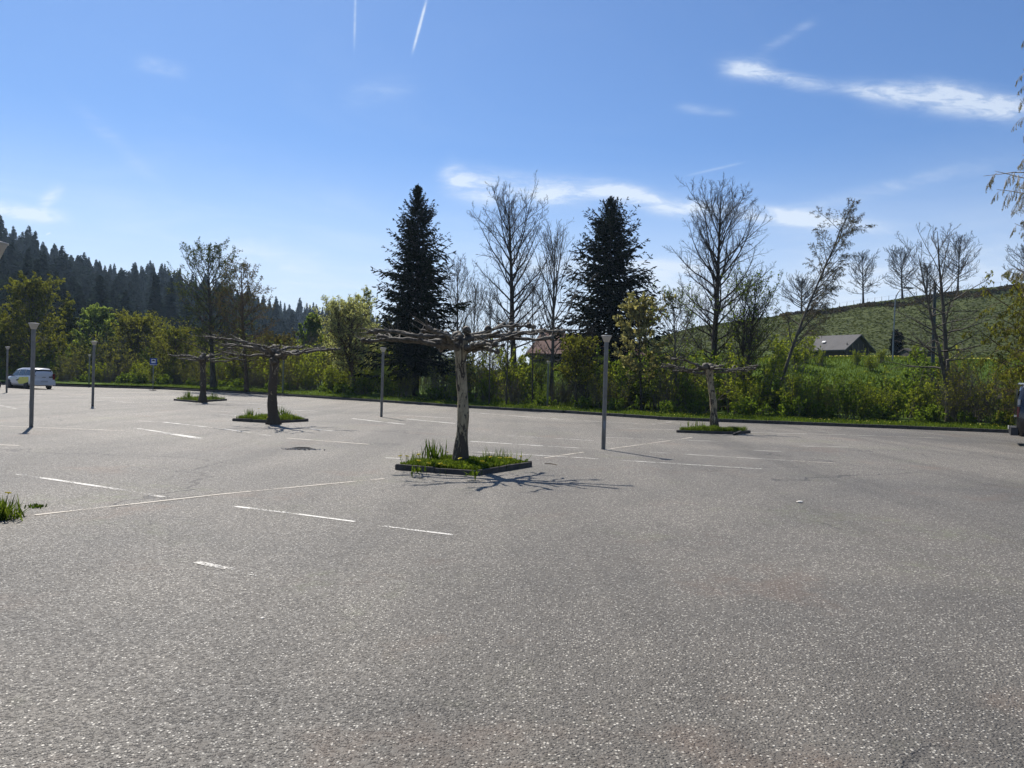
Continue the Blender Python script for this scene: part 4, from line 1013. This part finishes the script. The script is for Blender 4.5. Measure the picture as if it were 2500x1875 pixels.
# dandelion line along the meadow crest
def meadow():
    rg = np.random.default_rng(12); N = 52000
    P_ = rg.uniform(1180, 2560, N); D = 46 + 32 * rg.uniform(0, 1, N); x = (P_ - 1250) / FPX * D; z = height(x, D)
    B_ = np.stack([x, D, z], -1); H_ = rg.uniform(.10, .24, N); az = rg.uniform(0, 6.28, N); wd = rg.uniform(.02, .05, N)[:, None]
    sd2 = np.stack([np.cos(az), np.sin(az), 0 * az], -1) * wd; tip = B_ + np.array([0, 0, 1]) * H_[:, None]
    V = np.stack([B_ - sd2, B_ + sd2, tip + sd2 * .2, tip - sd2 * .2], 1)
    mb = MB(); mb.quads(V.reshape(-1, 3), np.arange(4 * N).reshape(-1, 4), np.repeat(rg.uniform(.2, 1, N), 4))
    tag(mb.build('meadow_grass', 'grass_blade', smooth=False), 'bright sunlit grass on the meadow bank behind the undergrowth', 'grass', kind='stuff')
    N = 550; P_ = rg.uniform(2020, 2420, N); D = rg.uniform(75, 79, N); x = (P_ - 1250) / FPX * D
    mb = MB(); mb.leaves(np.stack([x, D, height(x, D) + .25], -1), .05, rg, aspect=.9); tag(mb.build('meadow_flowers', 'yellow_petal'), 'yellow flowers along the crest of the meadow bank', 'flowers', kind='stuff')
meadow()

# ------------------------------------------------------------------ lamp posts
LH = 2.83
def make_lamp(label, x, y):
    root = thing('lamp_post', label, 'lamp post', (x, y, 0), 0, 'car park lamp posts')
    lathe([(.001, -.05), (.053, -.05), (.053, LH - .15), (.058, LH - .145), (.001, LH - .158)], 20).build('pole', 'lamp_metal', root)
    lathe([(.052, LH - .16), (.066, LH - .155), (.120, LH - .02), (.127, LH - .014), (.060, LH - .05), (.001, LH - .05)], 28).build('lamp_head', 'lamp_head', root)
    lathe([(.001, LH - .012), (.128, LH - .012), (.136, LH - .008), (.136, LH + .004), (.11, LH + .010), (.001, LH + .014)], 28).build('lamp_cover', 'lamp_head', root)
    d = MB(); d.box((0, -.0515, .62), (.024, .005, .10)); d.build('service_door', 'lamp_metal', root, smooth=False)
    return root
lamps = [((1473, 1097), 'lamp post standing alone right of the central pollarded tree'), ((76, 1043), 'nearest full lamp post on the left, in front of the white car'), ((226, 992), 'lamp post right of the white car'), ((931, 1018), 'lamp post left of the central pollarded tree'),
         ((16, 959), 'lamp post at the left edge beside the motorcycle'), ((217, 945), 'faint lamp post at the far kerb behind the post right of the car'), ((690, 966), 'lamp post at the far kerb just right of the second pollarded tree'), ((1336, 1001), 'lamp post on the verge under the right limbs of the central pollarded tree')]
L0 = None
for (px, py), lab in lamps:
    p = G(px, py)
    if L0 is None: L0 = make_lamp(lab, p.x, p.y)
    else: dup(L0, (p.x, p.y, 0), rs.uniform(0, 6), 1.0, lab)
near = dup(L0, (-5.035, 7.4, 0), 0, 1.0, 'closest lamp post, only the beige edge of its head showing at the left edge')

# ------------------------------------------------------------------ blue sign
p = G(373, 953); root = thing('information_sign', 'small blue traffic sign with white square on a thin post near the far kerb', 'sign', (p.x, p.y, 0), rad(20))
D_ = p.y; mpp = D_ / FPX; zt = 1.65 + (hz(373) - 875) * mpp; zb = 1.65 + (hz(373) - 891.5) * mpp
lathe([(.001, -.05), (.03, -.05), (.03, zt + .02), (.001, zt + .03)], 10).build('post', 'lamp_metal', root)
cz = (zt + zb) / 2; hh_ = (zt - zb) / 2
MB().box((0, -.045, cz), (.27, .010, hh_)).build('panel', 'sign_blue', root, smooth=False)
MB().box((0, -.058, cz + .06), (.15, .003, hh_ * .58)).build('white_square', 'sign_white', root, smooth=False)
s = MB(); s.box((0, -.0635, cz + .10), (.10, .002, .045)); s.box((0, -.0635, cz + .155), (.055, .002, .02)); s.box((-.05, -.0635, cz + .05), (.025, .002, .02)); s.box((.05, -.0635, cz + .05), (.025, .002, .02)); s.build('symbol', 'plastic_black', root, smooth=False)
MB().box((0, -.058, zb + .03), (.26, .003, .018)).build('white_band', 'sign_white', root, smooth=False)
MB().box((0, .0, zt + .02), (.30, .02, .03)).build('top_rail', 'pole_dark', root, smooth=False)
lathe([(.001, 0), (.28, 0), (.26, .05), (.06, .07), (.001, .07)], 16).build('foot', 'plastic_black', root)

# ------------------------------------------------------------------ vehicles
def wheel(r, wdt, parent, x, y):
    w_ = bpy.data.objects.new('wheel', None); COL.objects.link(w_); w_.parent = parent; w_.location = (x, y, r)
    w_.rotation_euler = (rad(90), 0, 0)
    t = lathe([(r * .62, -wdt / 2), (r * .93, -wdt / 2), (r, -wdt * .36), (r, wdt * .36), (r * .93, wdt / 2), (r * .62, wdt / 2)], 28).build('tyre', 'rubber', w_)
    rm = lathe([(.001, wdt * .40), (r * .2, wdt * .42), (r * .55, wdt * .30), (r * .62, wdt * .46), (r * .64, -wdt * .46), (r * .5, -wdt * .3), (.001, -wdt * .3)], 28).build('rim', 'rim_metal', w_)
    s = MB()
    for k in range(5):
        a = k * 2 * math.pi / 5; s.box((math.cos(a) * r * .36, math.sin(a) * r * .36, wdt * .36 if y > 0 else -wdt * .36), (r * .24, r * .06, .02), [[math.cos(a), -math.sin(a), 0], [math.sin(a), math.cos(a), 0], [0, 0, 1]])
    s.build('spokes', 'rim_metal', w_, smooth=False); return w_
def loft(name, stations, m, parent, smooth=True):
    # stations: list of (x, [(y,z)...half profile from sill to roof centre])
    mb = MB(); rows = []
    for x, pr in stations:
        full = [(x, y, z) for y, z in pr] + [(x, -y, z) for y, z in reversed(pr[:-1])]
        rows.append(full)
    k = len(rows[0]); V = np.array(rows).reshape(-1, 3); idx = np.arange(len(rows) * k).reshape(len(rows), k)
    q = np.stack([idx[:-1, :-1], idx[:-1, 1:], idx[1:, 1:], idx[1:, :-1]], -1).reshape(-1, 4)
    verts = V.tolist(); faces = [tuple(f) for f in q.tolist()]
    faces.append(tuple(idx[0][::-1].tolist())); faces.append(tuple(idx[-1].tolist()))
    faces += [(int(idx[i, 0]), int(idx[i + 1, 0]), int(idx[i + 1, -1]), int(idx[i, -1])) for i in range(len(rows) - 1)]
    me = bpy.data.meshes.new(name); me.from_pydata(verts, [], faces); me.update()
    bm = bmesh.new(); bm.from_mesh(me); bmesh.ops.recalc_face_normals(bm, faces=bm.faces[:])
    bmesh.ops.bevel(bm, geom=[e_ for e_ in bm.edges if e_.calc_face_angle(0) > .5], offset=.03, segments=2, affect='EDGES'); bm.to_mesh(me); bm.free()
    for p_ in me.polygons: p_.use_smooth = smooth
    me.materials.append(MATS[m]); return link(name, me, parent)
def car(label, x, y, rz):
    # local +X is forward, origin at the middle on the ground
    root = thing('parked_car', label, 'car', (x, y, 0), rz)
    def pr(w0, wm, wr, zs, zb, zr):   # half profile sill, mid, belt, roof edge, roof centre
        return [(w0, zs), (wm, zs + .22), (wm + .01, zb - .18), (wm - .02, zb), (wr, zr - .10), (wr - .14, zr - .015), (0, zr)]
    st = [(-2.22, pr(.70, .80, .62, .36, .92, 1.00)), (-2.20, pr(.78, .84, .66, .30, .98, 1.30)), (-2.08, pr(.80, .86, .66, .27, .99, 1.53)), (-1.9, pr(.81, .87, .66, .24, .99, 1.61)), (-1.0, pr(.81, .875, .66, .22, .98, 1.645)),
          (0.0, pr(.81, .875, .66, .22, .96, 1.635)), (.55, pr(.81, .875, .64, .22, .95, 1.57)), (1.15, pr(.81, .87, .62, .23, .94, 1.22)), (1.50, pr(.80, .86, .66, .24, .92, 1.02)), (1.95, pr(.74, .80, .60, .28, .80, .86)), (2.20, pr(.60, .66, .46, .34, .62, .66))]
    loft('body', st, 'car_white', root)
    def pane(name, pts, m, th=.012):
        c_ = np.mean(np.array(pts), 0); n_ = np.cross(np.array(pts[1]) - pts[0], np.array(pts[2]) - pts[0]); n_ = n_ / np.linalg.norm(n_)
        a_ = np.array(pts) + n_ * th; b_ = np.array(pts) - n_ * th; k_ = len(pts)
        fs = [tuple(range(k_)), tuple(range(2 * k_ - 1, k_ - 1, -1))] + [(i, i + k_, (i + 1) % k_ + k_, (i + 1) % k_) for i in range(k_)]
        return poly_mesh(name, list(a_) + list(b_), fs, m, root)
    for s in (1, -1):
        def q(xx, t_):  # point on the glasshouse side, t 0 belt 1 roof edge
            zb = np.interp(xx, [-2.1, 0, .55, 1.15, 1.5], [.99, .96, .95, .94, .93]); zr = np.interp(xx, [-2.1, -1.9, -1, 0, .55, 1.15, 1.5], [1.43, 1.51, 1.545, 1.535, 1.47, 1.12, .95])
            wr = np.interp(xx, [-2, 0, .55, 1.15, 1.5], [.66, .66, .64, .62, .66]); wm = .855
            return (xx, s * (wm + (wr - wm) * t_ + .004), zb + (zr - zb) * t_)
        pane('side_window', [q(-1.92, .12), q(-1.92, .90), q(-1.05, .92), q(-1.02, .08)], 'glass_dark')
        pane('side_window', [q(-.95, .08), q(-.98, .92), q(-.12, .92), q(-.06, .08)], 'glass_dark')
        pane('side_window', [q(.02, .08), q(-.04, .92), q(.52, .90), q(1.0, .55), q(1.12, .10)], 'glass_dark')
        mb = MB(); mb.box((1.02, s * .97, 1.02), (.07, .10, .07)); mb.build('mirror', 'plastic_black', root, smooth=False)
        mb = MB(); mb.box((0, s * .882, .52), (1.1, .006, .02)); mb.build('side_strip', 'car_white', root, smooth=False)
        mb = MB(); mb.box((.14, s * .884, .84), (.08, .010, .012)); mb.box((-.9, s * .884, .86), (.08, .010, .012)); mb.build('door_handle', 'chrome', root, smooth=False)
        mb = MB(); mb.box((-2.165, s * .74, .97), (.07, .085, .22)); mb.build('tail_light', 'red_lens', root, smooth=False)
        mb = MB(); mb.box((1.98, s * .60, .70), (.16, .12, .07)); mb.build('headlight', 'glass_dark', root, smooth=False)
        for xx in (-1.36, 1.36):
            lathe([(.30, .0), (.365, .0), (.365, .03), (.30, .03)], 24)
            wheel(.315, .20, root, xx, s * .79)
            a = bpy.data.objects.new('wheel_arch', MB_arch()); COL.objects.link(a); a.parent = root; a.location = (xx, s * .872, .32); a.rotation_euler = (rad(90), 0, 0)
    pane('rear_window', [(-2.205, -.66, 1.02), (-2.205, .66, 1.02), (-2.12, .58, 1.50), (-2.12, -.58, 1.50)], 'glass_dark')
    pane('windscreen', [(1.42, .62, 1.04), (1.42, -.62, 1.04), (.66, -.58, 1.53), (.66, .58, 1.53)], 'glass_dark')
    mb = MB(); mb.box((-2.25, 0, .47), (.06, .84, .16)); o_ = mb.build('rear_bumper', 'car_white', root, smooth=False)
    MB().box((-2.235, 0, .93), (.012, .14, .015)).build('badge', 'chrome', root, smooth=False)
    MB().box((-2.232, .36, .93), (.008, .13, .05)).build('sticker', 'plastic_black', root, smooth=False) if False else None
    MB().box((-2.240, -.52, .94), (.006, .14, .05)).build('dark_sticker', 'plastic_black', root, smooth=False)
    MB().box((-2.316, 0, .60), (.006, .26, .058)).build('number_plate', 'plate', root, smooth=False)
    for yy in (.55, -.55): MB().box((-1.0, yy, 1.665), (.85, .015, .018)).build('roof_rail', 'plastic_black', root, smooth=False)
    # livery on both flanks: yellow field with a black sweeping mark
    for s in (1, -1):
        yb = s * .893
        pts = [(-1.75, yb, .94), (-1.75, yb, .55), (-.9, yb, .38), (-.3, yb, .36), (-.05, yb, .60), (-.35, yb, .90)]
        a_ = [(p_[0], p_[1] - s * .010, p_[2]) for p_ in pts]; k_ = len(pts)
        poly_mesh('yellow_livery', pts + a_, [tuple(range(k_)), tuple(range(2 * k_ - 1, k_ - 1, -1))] + [(i, (i + 1) % k_, (i + 1) % k_ + k_, i + k_) for i in range(k_)], 'yellow_film', root)
        pts = [(.25, yb + s * .006, .66), (.02, yb + s * .006, .60), (-.18, yb + s * .006, .66), (-.38, yb + s * .006, .78), (-.12, yb + s * .006, .74), (.04, yb + s * .006, .70)]
        a_ = [(p_[0], p_[1] - s * .012, p_[2]) for p_ in pts]
        poly_mesh('livery_mark', pts + a_, [tuple(range(k_)), tuple(range(2 * k_ - 1, k_ - 1, -1))] + [(i, (i + 1) % k_, (i + 1) % k_ + k_, i + k_) for i in range(k_)], 'plastic_black', root)
    return root
def MB_arch():
    if 'arch' in bpy.data.meshes: return bpy.data.meshes['arch']
    return lathe([(.001, -.006), (.375, -.006), (.375, .006), (.001, .006)], 28).mesh('arch', 'plastic_black')
cp = G(86, 951)
car('white people carrier with yellow and black side graphics parked on the far left', cp.x - 1.95, cp.y + 2.4, rad(90 + 57)).scale = (.96, .96, .96)

def van(label, x, y, rz):
    root = thing('parked_van', label, 'van', (x, y, 0), rz)
    H = 2.10
    def pr(zr, zs=.30, w=.95, wr=.80): return [(w - .06, zs), (w, zs + .30), (w + .01, 1.02), (w - .01, 1.15), (wr + .04, zr - .16), (wr - .12, zr - .02), (0, zr)]
    st = [(-2.45, pr(1.25, .42, .88, .80)), (-2.43, pr(1.60, .36, .93, .80)), (-2.33, pr(H - .12)), (-2.18, pr(H - .02)), (-1.0, pr(H)), (.9, pr(H - .02)), (1.35, pr(H - .25)), (1.95, pr(1.35, .3, .95, .82)), (2.35, pr(1.10, .34, .86, .7)), (2.50, pr(.80, .40, .7, .5))]
    loft('body', st, 'car_black', root)
    for s in (1, -1):
        for (x0, x1) in ((-2.05, -.75), (-.65, .45), (.55, 1.35)):
            mb = MB(); V = [(x0, s * .937, 1.18), (x1, s * .937, 1.18), (x1 - (.0 if x1 < 1 else .28), s * .862, 1.78), (x0, s * .862, 1.78)]
            mb.quads(V, [[0, 1, 2, 3]]); V2 = [(a, b + s * .012, c) for a, b, c in V]; mb.quads(V2, [[0, 1, 2, 3]]); mb.build('side_window', 'glass_dark', root, smooth=False)
        MB().box((-2.42, s * .915, 1.10), (.035, .028, .17)).build('tail_light', 'red_lens', root, smooth=False)
        MB().box((-2.40, s * .90, 1.42), (.035, .02, .09)).build('sun_glint', 'lamp_head', root, smooth=False)  # pale block standing in for the sun's glint on the van's side
        MB().box((0, s * .965, .62), (1.6, .012, .03)).build('side_strip', 'plastic_black', root, smooth=False)
        for xx in (-1.50, 1.55): wheel(.34, .22, root, xx, s * .84)
    MB().box((-2.50, 0, .46), (.10, .90, .13)).build('rear_bumper', 'plastic_black', root, smooth=False)
    MB().box((-2.455, 0, 1.55), (.02, .66, .28)).build('rear_window', 'glass_dark', root, smooth=False)
    MB().box((-2.64, 0, .56), (.008, .26, .055)).build('number_plate', 'plate', root, smooth=False)
    MB().box((-2.47, 0, .95), (.03, .16, .03)).build('boot_handle', 'chrome', root, smooth=False)
    MB().box((-2.28, 0, 2.03), (.14, .60, .025)).build('roof_spoiler', 'chrome', root, smooth=False)
    return root
vp = G(2474, 1088)
van('black van at the right edge with only its rear corner in view', vp.x + 2.64, vp.y - .50, rad(-31))

def motorcycle(x, y, rz):
    root = thing('motorcycle', 'dark motorcycle parked at the left edge beside the white car', 'motorcycle', (x, y, 0), rz)
    for xx in (-.72, .72):
        w_ = bpy.data.objects.new('wheel', None); COL.objects.link(w_); w_.parent = root; w_.location = (xx, 0, .31); w_.rotation_euler = (rad(90), 0, 0)
        a = np.linspace(0, 2 * np.pi, 25); pts = np.stack([np.cos(a) * .26, np.sin(a) * .26, 0 * a], -1)[None]
        MB().tubes(pts, np.full((1, 25), .055), 8).build('tyre', 'rubber', w_)
        s = MB()
        for k in range(9):
            a_ = k * 2 * math.pi / 9; s.tubes(np.array([[[0, 0, 0], [math.cos(a_) * .22, math.sin(a_) * .22, 0]]]), np.full((1, 2), .008), 4)
        s.build('spokes', 'rim_metal', w_)
    def tb(name, pts, r, m):
        pts = np.array([pts], float); MB().tubes(pts, np.full((1, pts.shape[1]), r), 8).build(name, m, root)
    tb('fork', [(.72, 0, .31), (.50, 0, .85), (.44, 0, 1.0)], .03, 'chrome'); tb('handlebar', [(.34, -.34, 1.05), (.44, -.12, 1.0), (.44, .12, 1.0), (.34, .34, 1.05)], .016, 'plastic_black')
    tb('frame', [(.48, 0, .85), (.1, 0, .55), (-.2, 0, .45), (-.72, 0, .31)], .035, 'plastic_black'); tb('exhaust', [(.2, -.14, .35), (-.3, -.16, .30), (-.85, -.18, .42)], .045, 'chrome')
    loft('fuel_tank', [(-.12, [(.05, .70), (.10, .76), (0, .82)]), (.12, [(.10, .66), (.16, .80), (0, .92)]), (.38, [(.06, .72), (.10, .84), (0, .92)])], 'car_black', root)
    loft('seat', [(-.80, [(.08, .78), (.10, .84), (0, .88)]), (-.4, [(.12, .70), (.14, .76), (0, .80)]), (-.1, [(.10, .70), (.12, .76), (0, .80)])], 'plastic_black', root)
    MB().box((.02, 0, .42), (.20, .14, .15)).build('engine', 'rim_metal', root, smooth=False)
    lathe([(.001, 0), (.09, .01), (.09, .06), (.001, .10)], 14).build('headlamp', 'chrome', root).location = (.52, 0, .86)
    tb('kick_stand', [(-.1, .1, .35), (-.12, .32, .0)], .014, 'chrome'); return root
mp_ = G(-6, 950); motorcycle(mp_.x - .35, mp_.y, rad(150))

# ------------------------------------------------------------------ buildings
def prism_roof(name, x0, x1, y0, y1, ze, zr, m, parent, over=.35, hip=0.0, axis='x'):
    # ridge along x; slabs 0.14 thick
    ym = (y0 + y1) / 2; t_ = .14
    V = [(x0 - over, y0 - over, ze), (x1 + over, y0 - over, ze), (x1 + over - hip, ym, zr), (x0 - over + hip, ym, zr), (x0 - over, y1 + over, ze), (x1 + over, y1 + over, ze)]
    V += [(a, b, c - t_) for a, b, c in V]
    fs = [(0, 1, 2, 3), (3, 2, 5, 4), (9, 8, 7, 6), (10, 11, 8, 9), (0, 6, 7, 1), (4, 5, 11, 10)]
    if hip: fs += [(0, 3, 4), (1, 5, 2), (6, 10, 9), (7, 8, 11), (0, 4, 10, 6), (1, 7, 11, 5)]
    else: fs += [(0, 3, 9, 6), (3, 4, 10, 9), (1, 7, 8, 2), (2, 8, 11, 5)]
    return poly_mesh(name, V, fs, m, parent)
def gabled(parent, x0, x1, y0, y1, z0, ze, zr, m):
    ym = (y0 + y1) / 2
    V = [(x0, y0, z0), (x1, y0, z0), (x1, y1, z0), (x0, y1, z0), (x0, y0, ze), (x1, y0, ze), (x1, y1, ze), (x0, y1, ze), (x0, ym, zr), (x1, ym, zr)]
    return poly_mesh('wall', V, [(0, 1, 5, 4), (2, 3, 7, 6), (1, 2, 6, 9, 5), (3, 0, 4, 8, 7), (4, 5, 9, 8), (6, 7, 8, 9)], m, parent)
# brown-roofed house
D_ = 96; c0 = AT(1400, 870, D_); gz = hgt(c0.x, D_)
zr = AT(1350, 813, D_).z - gz; ze = AT(1350, 864, D_ - 4).z - gz
hs = thing('house', 'house with brown-red hipped tiled roof between the two spruces', 'house', (c0.x, D_, gz))
xl = AT(1285, 860, D_).x - c0.x
gabled(hs, xl + .5, xl + 14, -4.2, 4.2, -.5, ze, ze + .01, 'house_wall')
prism_roof('roof', xl + .4, xl + 14, -4.2, 4.2, ze, zr, 'roof_red', hs, .5, 1.9)
ch = lathe([(.001, 0), (.28, 0), (.28, .8), (.20, .85), (.14, 1.1), (.001, 1.12)], 4).build('chimney', 'house_wall', hs); ch.location = (AT(1322, 805, D_).x - c0.x, 0, zr - .35)
for k in range(4):
    wx = xl + 2 + k * 3.0
    wd_ = MB().box((wx, -4.21, ze - 1.25), (.55, .03, .62)).build('window', 'timber', hs, smooth=False); MB().box((wx, -4.245, ze - 1.25), (.46, .01, .53)).build('pane', 'glass_dark', wd_, smooth=False)
# grey-roofed barn
D_ = 88; c0 = AT(2060, 870, D_); gz = hgt(c0.x, D_)
bn = thing('barn', 'dark timber barn with grey roof below the grazed slope', 'barn', (c0.x + .3, D_, gz), rad(-60))
zr = AT(2072, 817, D_).z - gz; ze = AT(2052, 856, D_).z - gz
gabled(bn, -4.4, 1.2, -2.0, 2.6, -.5, ze + .1, zr - .12, 'barn_wood')
prism_roof('roof', -4.4, 1.2, -2.0, 2.6, ze, zr, 'roof_grey', bn, .45)
for k in range(5): MB().box((1.23, -1.6 + k * .95, ze - .8), (.02, .06, 1.6)).build('gable_post', 'timber', bn, smooth=False)
for k, (bx, bh) in enumerate(((-2.2, .3),)):
    sl = math.atan2(zr - ze, 2.75); MB().box((bx, -1.15, ze + .62 * (zr - ze) * .62 + .32), (.2, .15, .03), [[1, 0, 0], [0, math.cos(sl), -math.sin(sl)], [0, math.sin(sl), math.cos(sl)]]).build('skylight', 'sign_white', bn, smooth=False)
# little dark shed on the slope
q_ = AT(2238, 875, 92); sz = hgt(q_.x, 92); sh_ = thing('shed', 'small dark stone shed right of the barn under the twin-stemmed tree', 'shed', (q_.x, 92, sz))
shz = AT(2238, 853, 92).z - sz
gabled(sh_, -1.4, 1.4, -1.2, 1.2, -.4, shz - .25, shz, 'barn_wood'); prism_roof('roof', -1.4, 1.4, -1.2, 1.2, shz - .25, shz + .1, 'barn_wood', sh_, .15)
# small conifer beside the street lamp
tree('small_conifer', 'little dark conifer bush beside the arched street lamp', 'tree', 2190, 860, 2190, 806, 13, 96, 60, leaf='needles', nleaf=9000, lsize=.13, c=(6, 4, 0), cb=.04, nm=50, a0=75, a1=40, env='oval', tr=.1)
# street lamp with curved arm
D_ = 72; b_ = AT(2178, 925, D_); gz = hgt(b_.x, D_); tp_ = AT(2187, 740, D_); hd = AT(2210, 703, D_)
sl = thing('street_lamp', 'tall arched street lamp on the road below the slope', 'street lamp', (b_.x, D_, gz))
pz = tp_.z - gz; hx = hd.x - b_.x; hz_ = hd.z - gz
pts = [(0, 0, -.2), (0, 0, pz * .35), (.03, 0, pz * .7), (.06, 0, pz)] + [(.06 + (hx - .06) * (1 - math.cos(a)), 0, pz + (hz_ - pz) * math.sin(a)) for a in np.linspace(.2, math.pi / 2, 7)]
MB().tubes(np.array([pts]), np.linspace(.065, .035, len(pts))[None], 8).build('pole', 'lamp_metal', sl)
MB().box((hx + .25, 0, hz_), (.42, .14, .06)).build('lamp_head', 'pole_dark', sl, smooth=False)
# tall plain pole
D_ = 62; b_ = AT(2277, 900, D_); gz = hgt(b_.x, D_); t_ = AT(2283, 691, D_)
pl = thing('utility_pole', 'thick dark pole rising behind the twin-stemmed tree', 'pole', (b_.x, D_, gz))
MB().tubes(np.array([[(0, 0, -.3), ((t_.x - b_.x) * .5, 0, (t_.z - gz) * .5), (t_.x - b_.x, 0, t_.z - gz)]]), np.array([[.15, .135, .12]]), 14).build('shaft', 'pole_dark', pl)
lathe([(.001, 0), (.13, 0), (.13, .05), (.001, .06)], 14).build('cap', 'pole_dark', pl).location = (t_.x - b_.x, 0, t_.z - gz)
# ridge fence
fn = thing('pasture_fence', 'thin post-and-wire fence along the skyline of the grazed hill', 'fence', (60, 174, hgt(60, 174)))
fo = Vector((60, 174, hgt(60, 174))); pm = lathe([(.001, 0), (.04, 0), (.035, 1.05), (.001, 1.1)], 6).mesh('post', 'timber'); wp = []
for px in range(2010, 2560, 17):
    D_ = 173.5; x = (px - 1250) / FPX * D_; o = link('post', pm, fn); z = hgt(x, D_) - .1; o.location = Vector((x, D_, z)) - fo; o.rotation_euler = (rs.uniform(-.06, .06), rs.uniform(-.06, .06), 0)
    wp.append((x - fo.x, D_ - fo.y, z + .95 - fo.z))
MB().tubes(np.array([wp]), np.full((1, len(wp)), .012), 3).build('wire', 'rim_metal', fn)
# scrub on the bank under the ridge
def bank():
    rg = np.random.default_rng(31); N = 5200; P_ = rg.uniform(1900, 2560, N)
    off = np.interp(P_, [1900, 2050, 2200, 2350, 2560], [9, 12, 15, 13, 12]) + rg.normal(0, 1.6, N) + 2.5 * np.sin(P_ * .035); D = 175 - off; x = (P_ - 1250) / FPX * D
    keep = rg.uniform(size=N) < (.35 + .65 * (np.sin(P_ * .09) > -.2)); x, D = x[keep], D[keep]
    mb = MB(); mb.leaves(np.stack([x, D, height(x, D) + rg.uniform(0, .5, len(x))], -1), .30, rg); tag(mb.build('bank_scrub', 'brown_far'), 'dark heather and scrub along the eroded bank below the crest', 'scrub', kind='stuff')
bank()
# hummocks of the grazed slope
def terrace():
    rg = np.random.default_rng(33); N = 15000; P_ = rg.uniform(1560, 2600, N); D = rg.uniform(104, 172, N); x = (P_ - 1250) / FPX * D
    mb = MB(); C = np.stack([x, D, height(x, D) + .03], -1); ax = np.stack([np.ones(N), rg.normal(0, .3, N), rg.normal(0, .1, N)], -1)
    mb.leaves(C, .30, rg, aspect=.42, axis=ax); tag(mb.build('hummock_grass', 'turf_dull'), 'rough tufted turf on the grazed slope', 'grass', kind='stuff')
terrace()

# ------------------------------------------------------------------ small things on the asphalt
p = G(738, 1096)
hole = MB(); n = 26; a = np.linspace(0, 2 * np.pi, n, endpoint=False); rg = np.random.default_rng(2)
R1 = np.stack([np.cos(a) * (.20 + rg.normal(0, .02, n)), np.sin(a) * (.13 + rg.normal(0, .02, n))], -1); ring = []
for kk, zz_ in ((1.35, .003), (1.12, .022), (.95, .030), (.80, .006)): ring.append(np.concatenate([R1 * kk, np.full((n, 1), zz_)], 1))
V = np.concatenate(ring); idx = np.arange(4 * n).reshape(4, n); nx = np.roll(idx, -1, 1)
hole.quads(V, np.stack([idx[:-1], nx[:-1], nx[1:], idx[1:]], -1).reshape(-1, 4))
ph = thing('pothole', 'broken pothole with a dark raised rim and pale grit, left of the foremost bed', 'pothole', (p.x, p.y, 0))
hole.build('rim', 'broken_asphalt', ph, smooth=False)
gr = MB(); Cg = rg.normal(0, 1, (260, 2)) * np.array([.17, .06]) + np.array([.02, -.15]); Cg = np.concatenate([Cg, np.full((260, 1), .008)], 1)
gr.leaves(Cg, .022, rg, flat=.0, aspect=.8); gr.build('grit', 'pale_gravel', ph)
def pebble(px, py, sz, label, m='bleached'):
    p = G(px, py); me = bpy.data.meshes.new('debris'); bm = bmesh.new(); bmesh.ops.create_icosphere(bm, subdivisions=2, radius=1); rg = random.Random(px)
    for v in bm.verts: v.co = Vector((v.co.x * sz * rg.uniform(.85, 1.15), v.co.y * sz * .7 * rg.uniform(.85, 1.15), v.co.z * sz * .3 * rg.uniform(.8, 1.2) + sz * .25))
    bm.to_mesh(me); bm.free(); me.materials.append(MATS[m]); o = link('debris', me); o.location = (p.x, p.y, 0); o.rotation_euler = (0, 0, rg.uniform(0, 3)); tag(o, label, 'debris')
pebble(641, 1510, .016, 'white scrap lying on the asphalt at lower left')
pebble(1953, 1227, .05, 'flat pale scrap on the asphalt at right of centre')
pebble(1948, 1226, .03, 'smaller pale chip touching the scrap on the right of the asphalt')
a_, b_ = G(1330, 1133), G(1358, 1136)
st_ = MB().tubes(np.array([[(a_.x, a_.y, .012), ((a_.x + b_.x) / 2, (a_.y + b_.y) / 2 + .02, .02), (b_.x, b_.y, .012), (b_.x + .01, b_.y - .05, .01)]]), np.array([[.007, .008, .006, .004]]), 6).build('stick', 'bark_brown')
tag(st_, 'short dry stick lying on the asphalt right of the foremost bed', 'stick')

# ------------------------------------------------------------------ haze
hb = MB(); hb.box((0, 20, 99), (960, 960, 101)); hz_o = hb.mesh('haze', 'soil', smooth=False); hz_o.materials.clear()
m, t = mat('haze_air'); pv = t.new('ShaderNodeVolumePrincipled'); pv.inputs['Color'].default_value = (.55, .76, 1, 1); pv.inputs['Density'].default_value = .00019; pv.inputs['Anisotropy'].default_value = .35
oo = t.new('ShaderNodeOutputMaterial'); t.l.new(pv.outputs[0], oo.inputs['Volume']); hz_o.materials.append(m)
ho = link('haze', hz_o); tag(ho, 'thin bluish haze over the valley', 'haze', kind='stuff')
m.cycles.homogeneous_volume = True
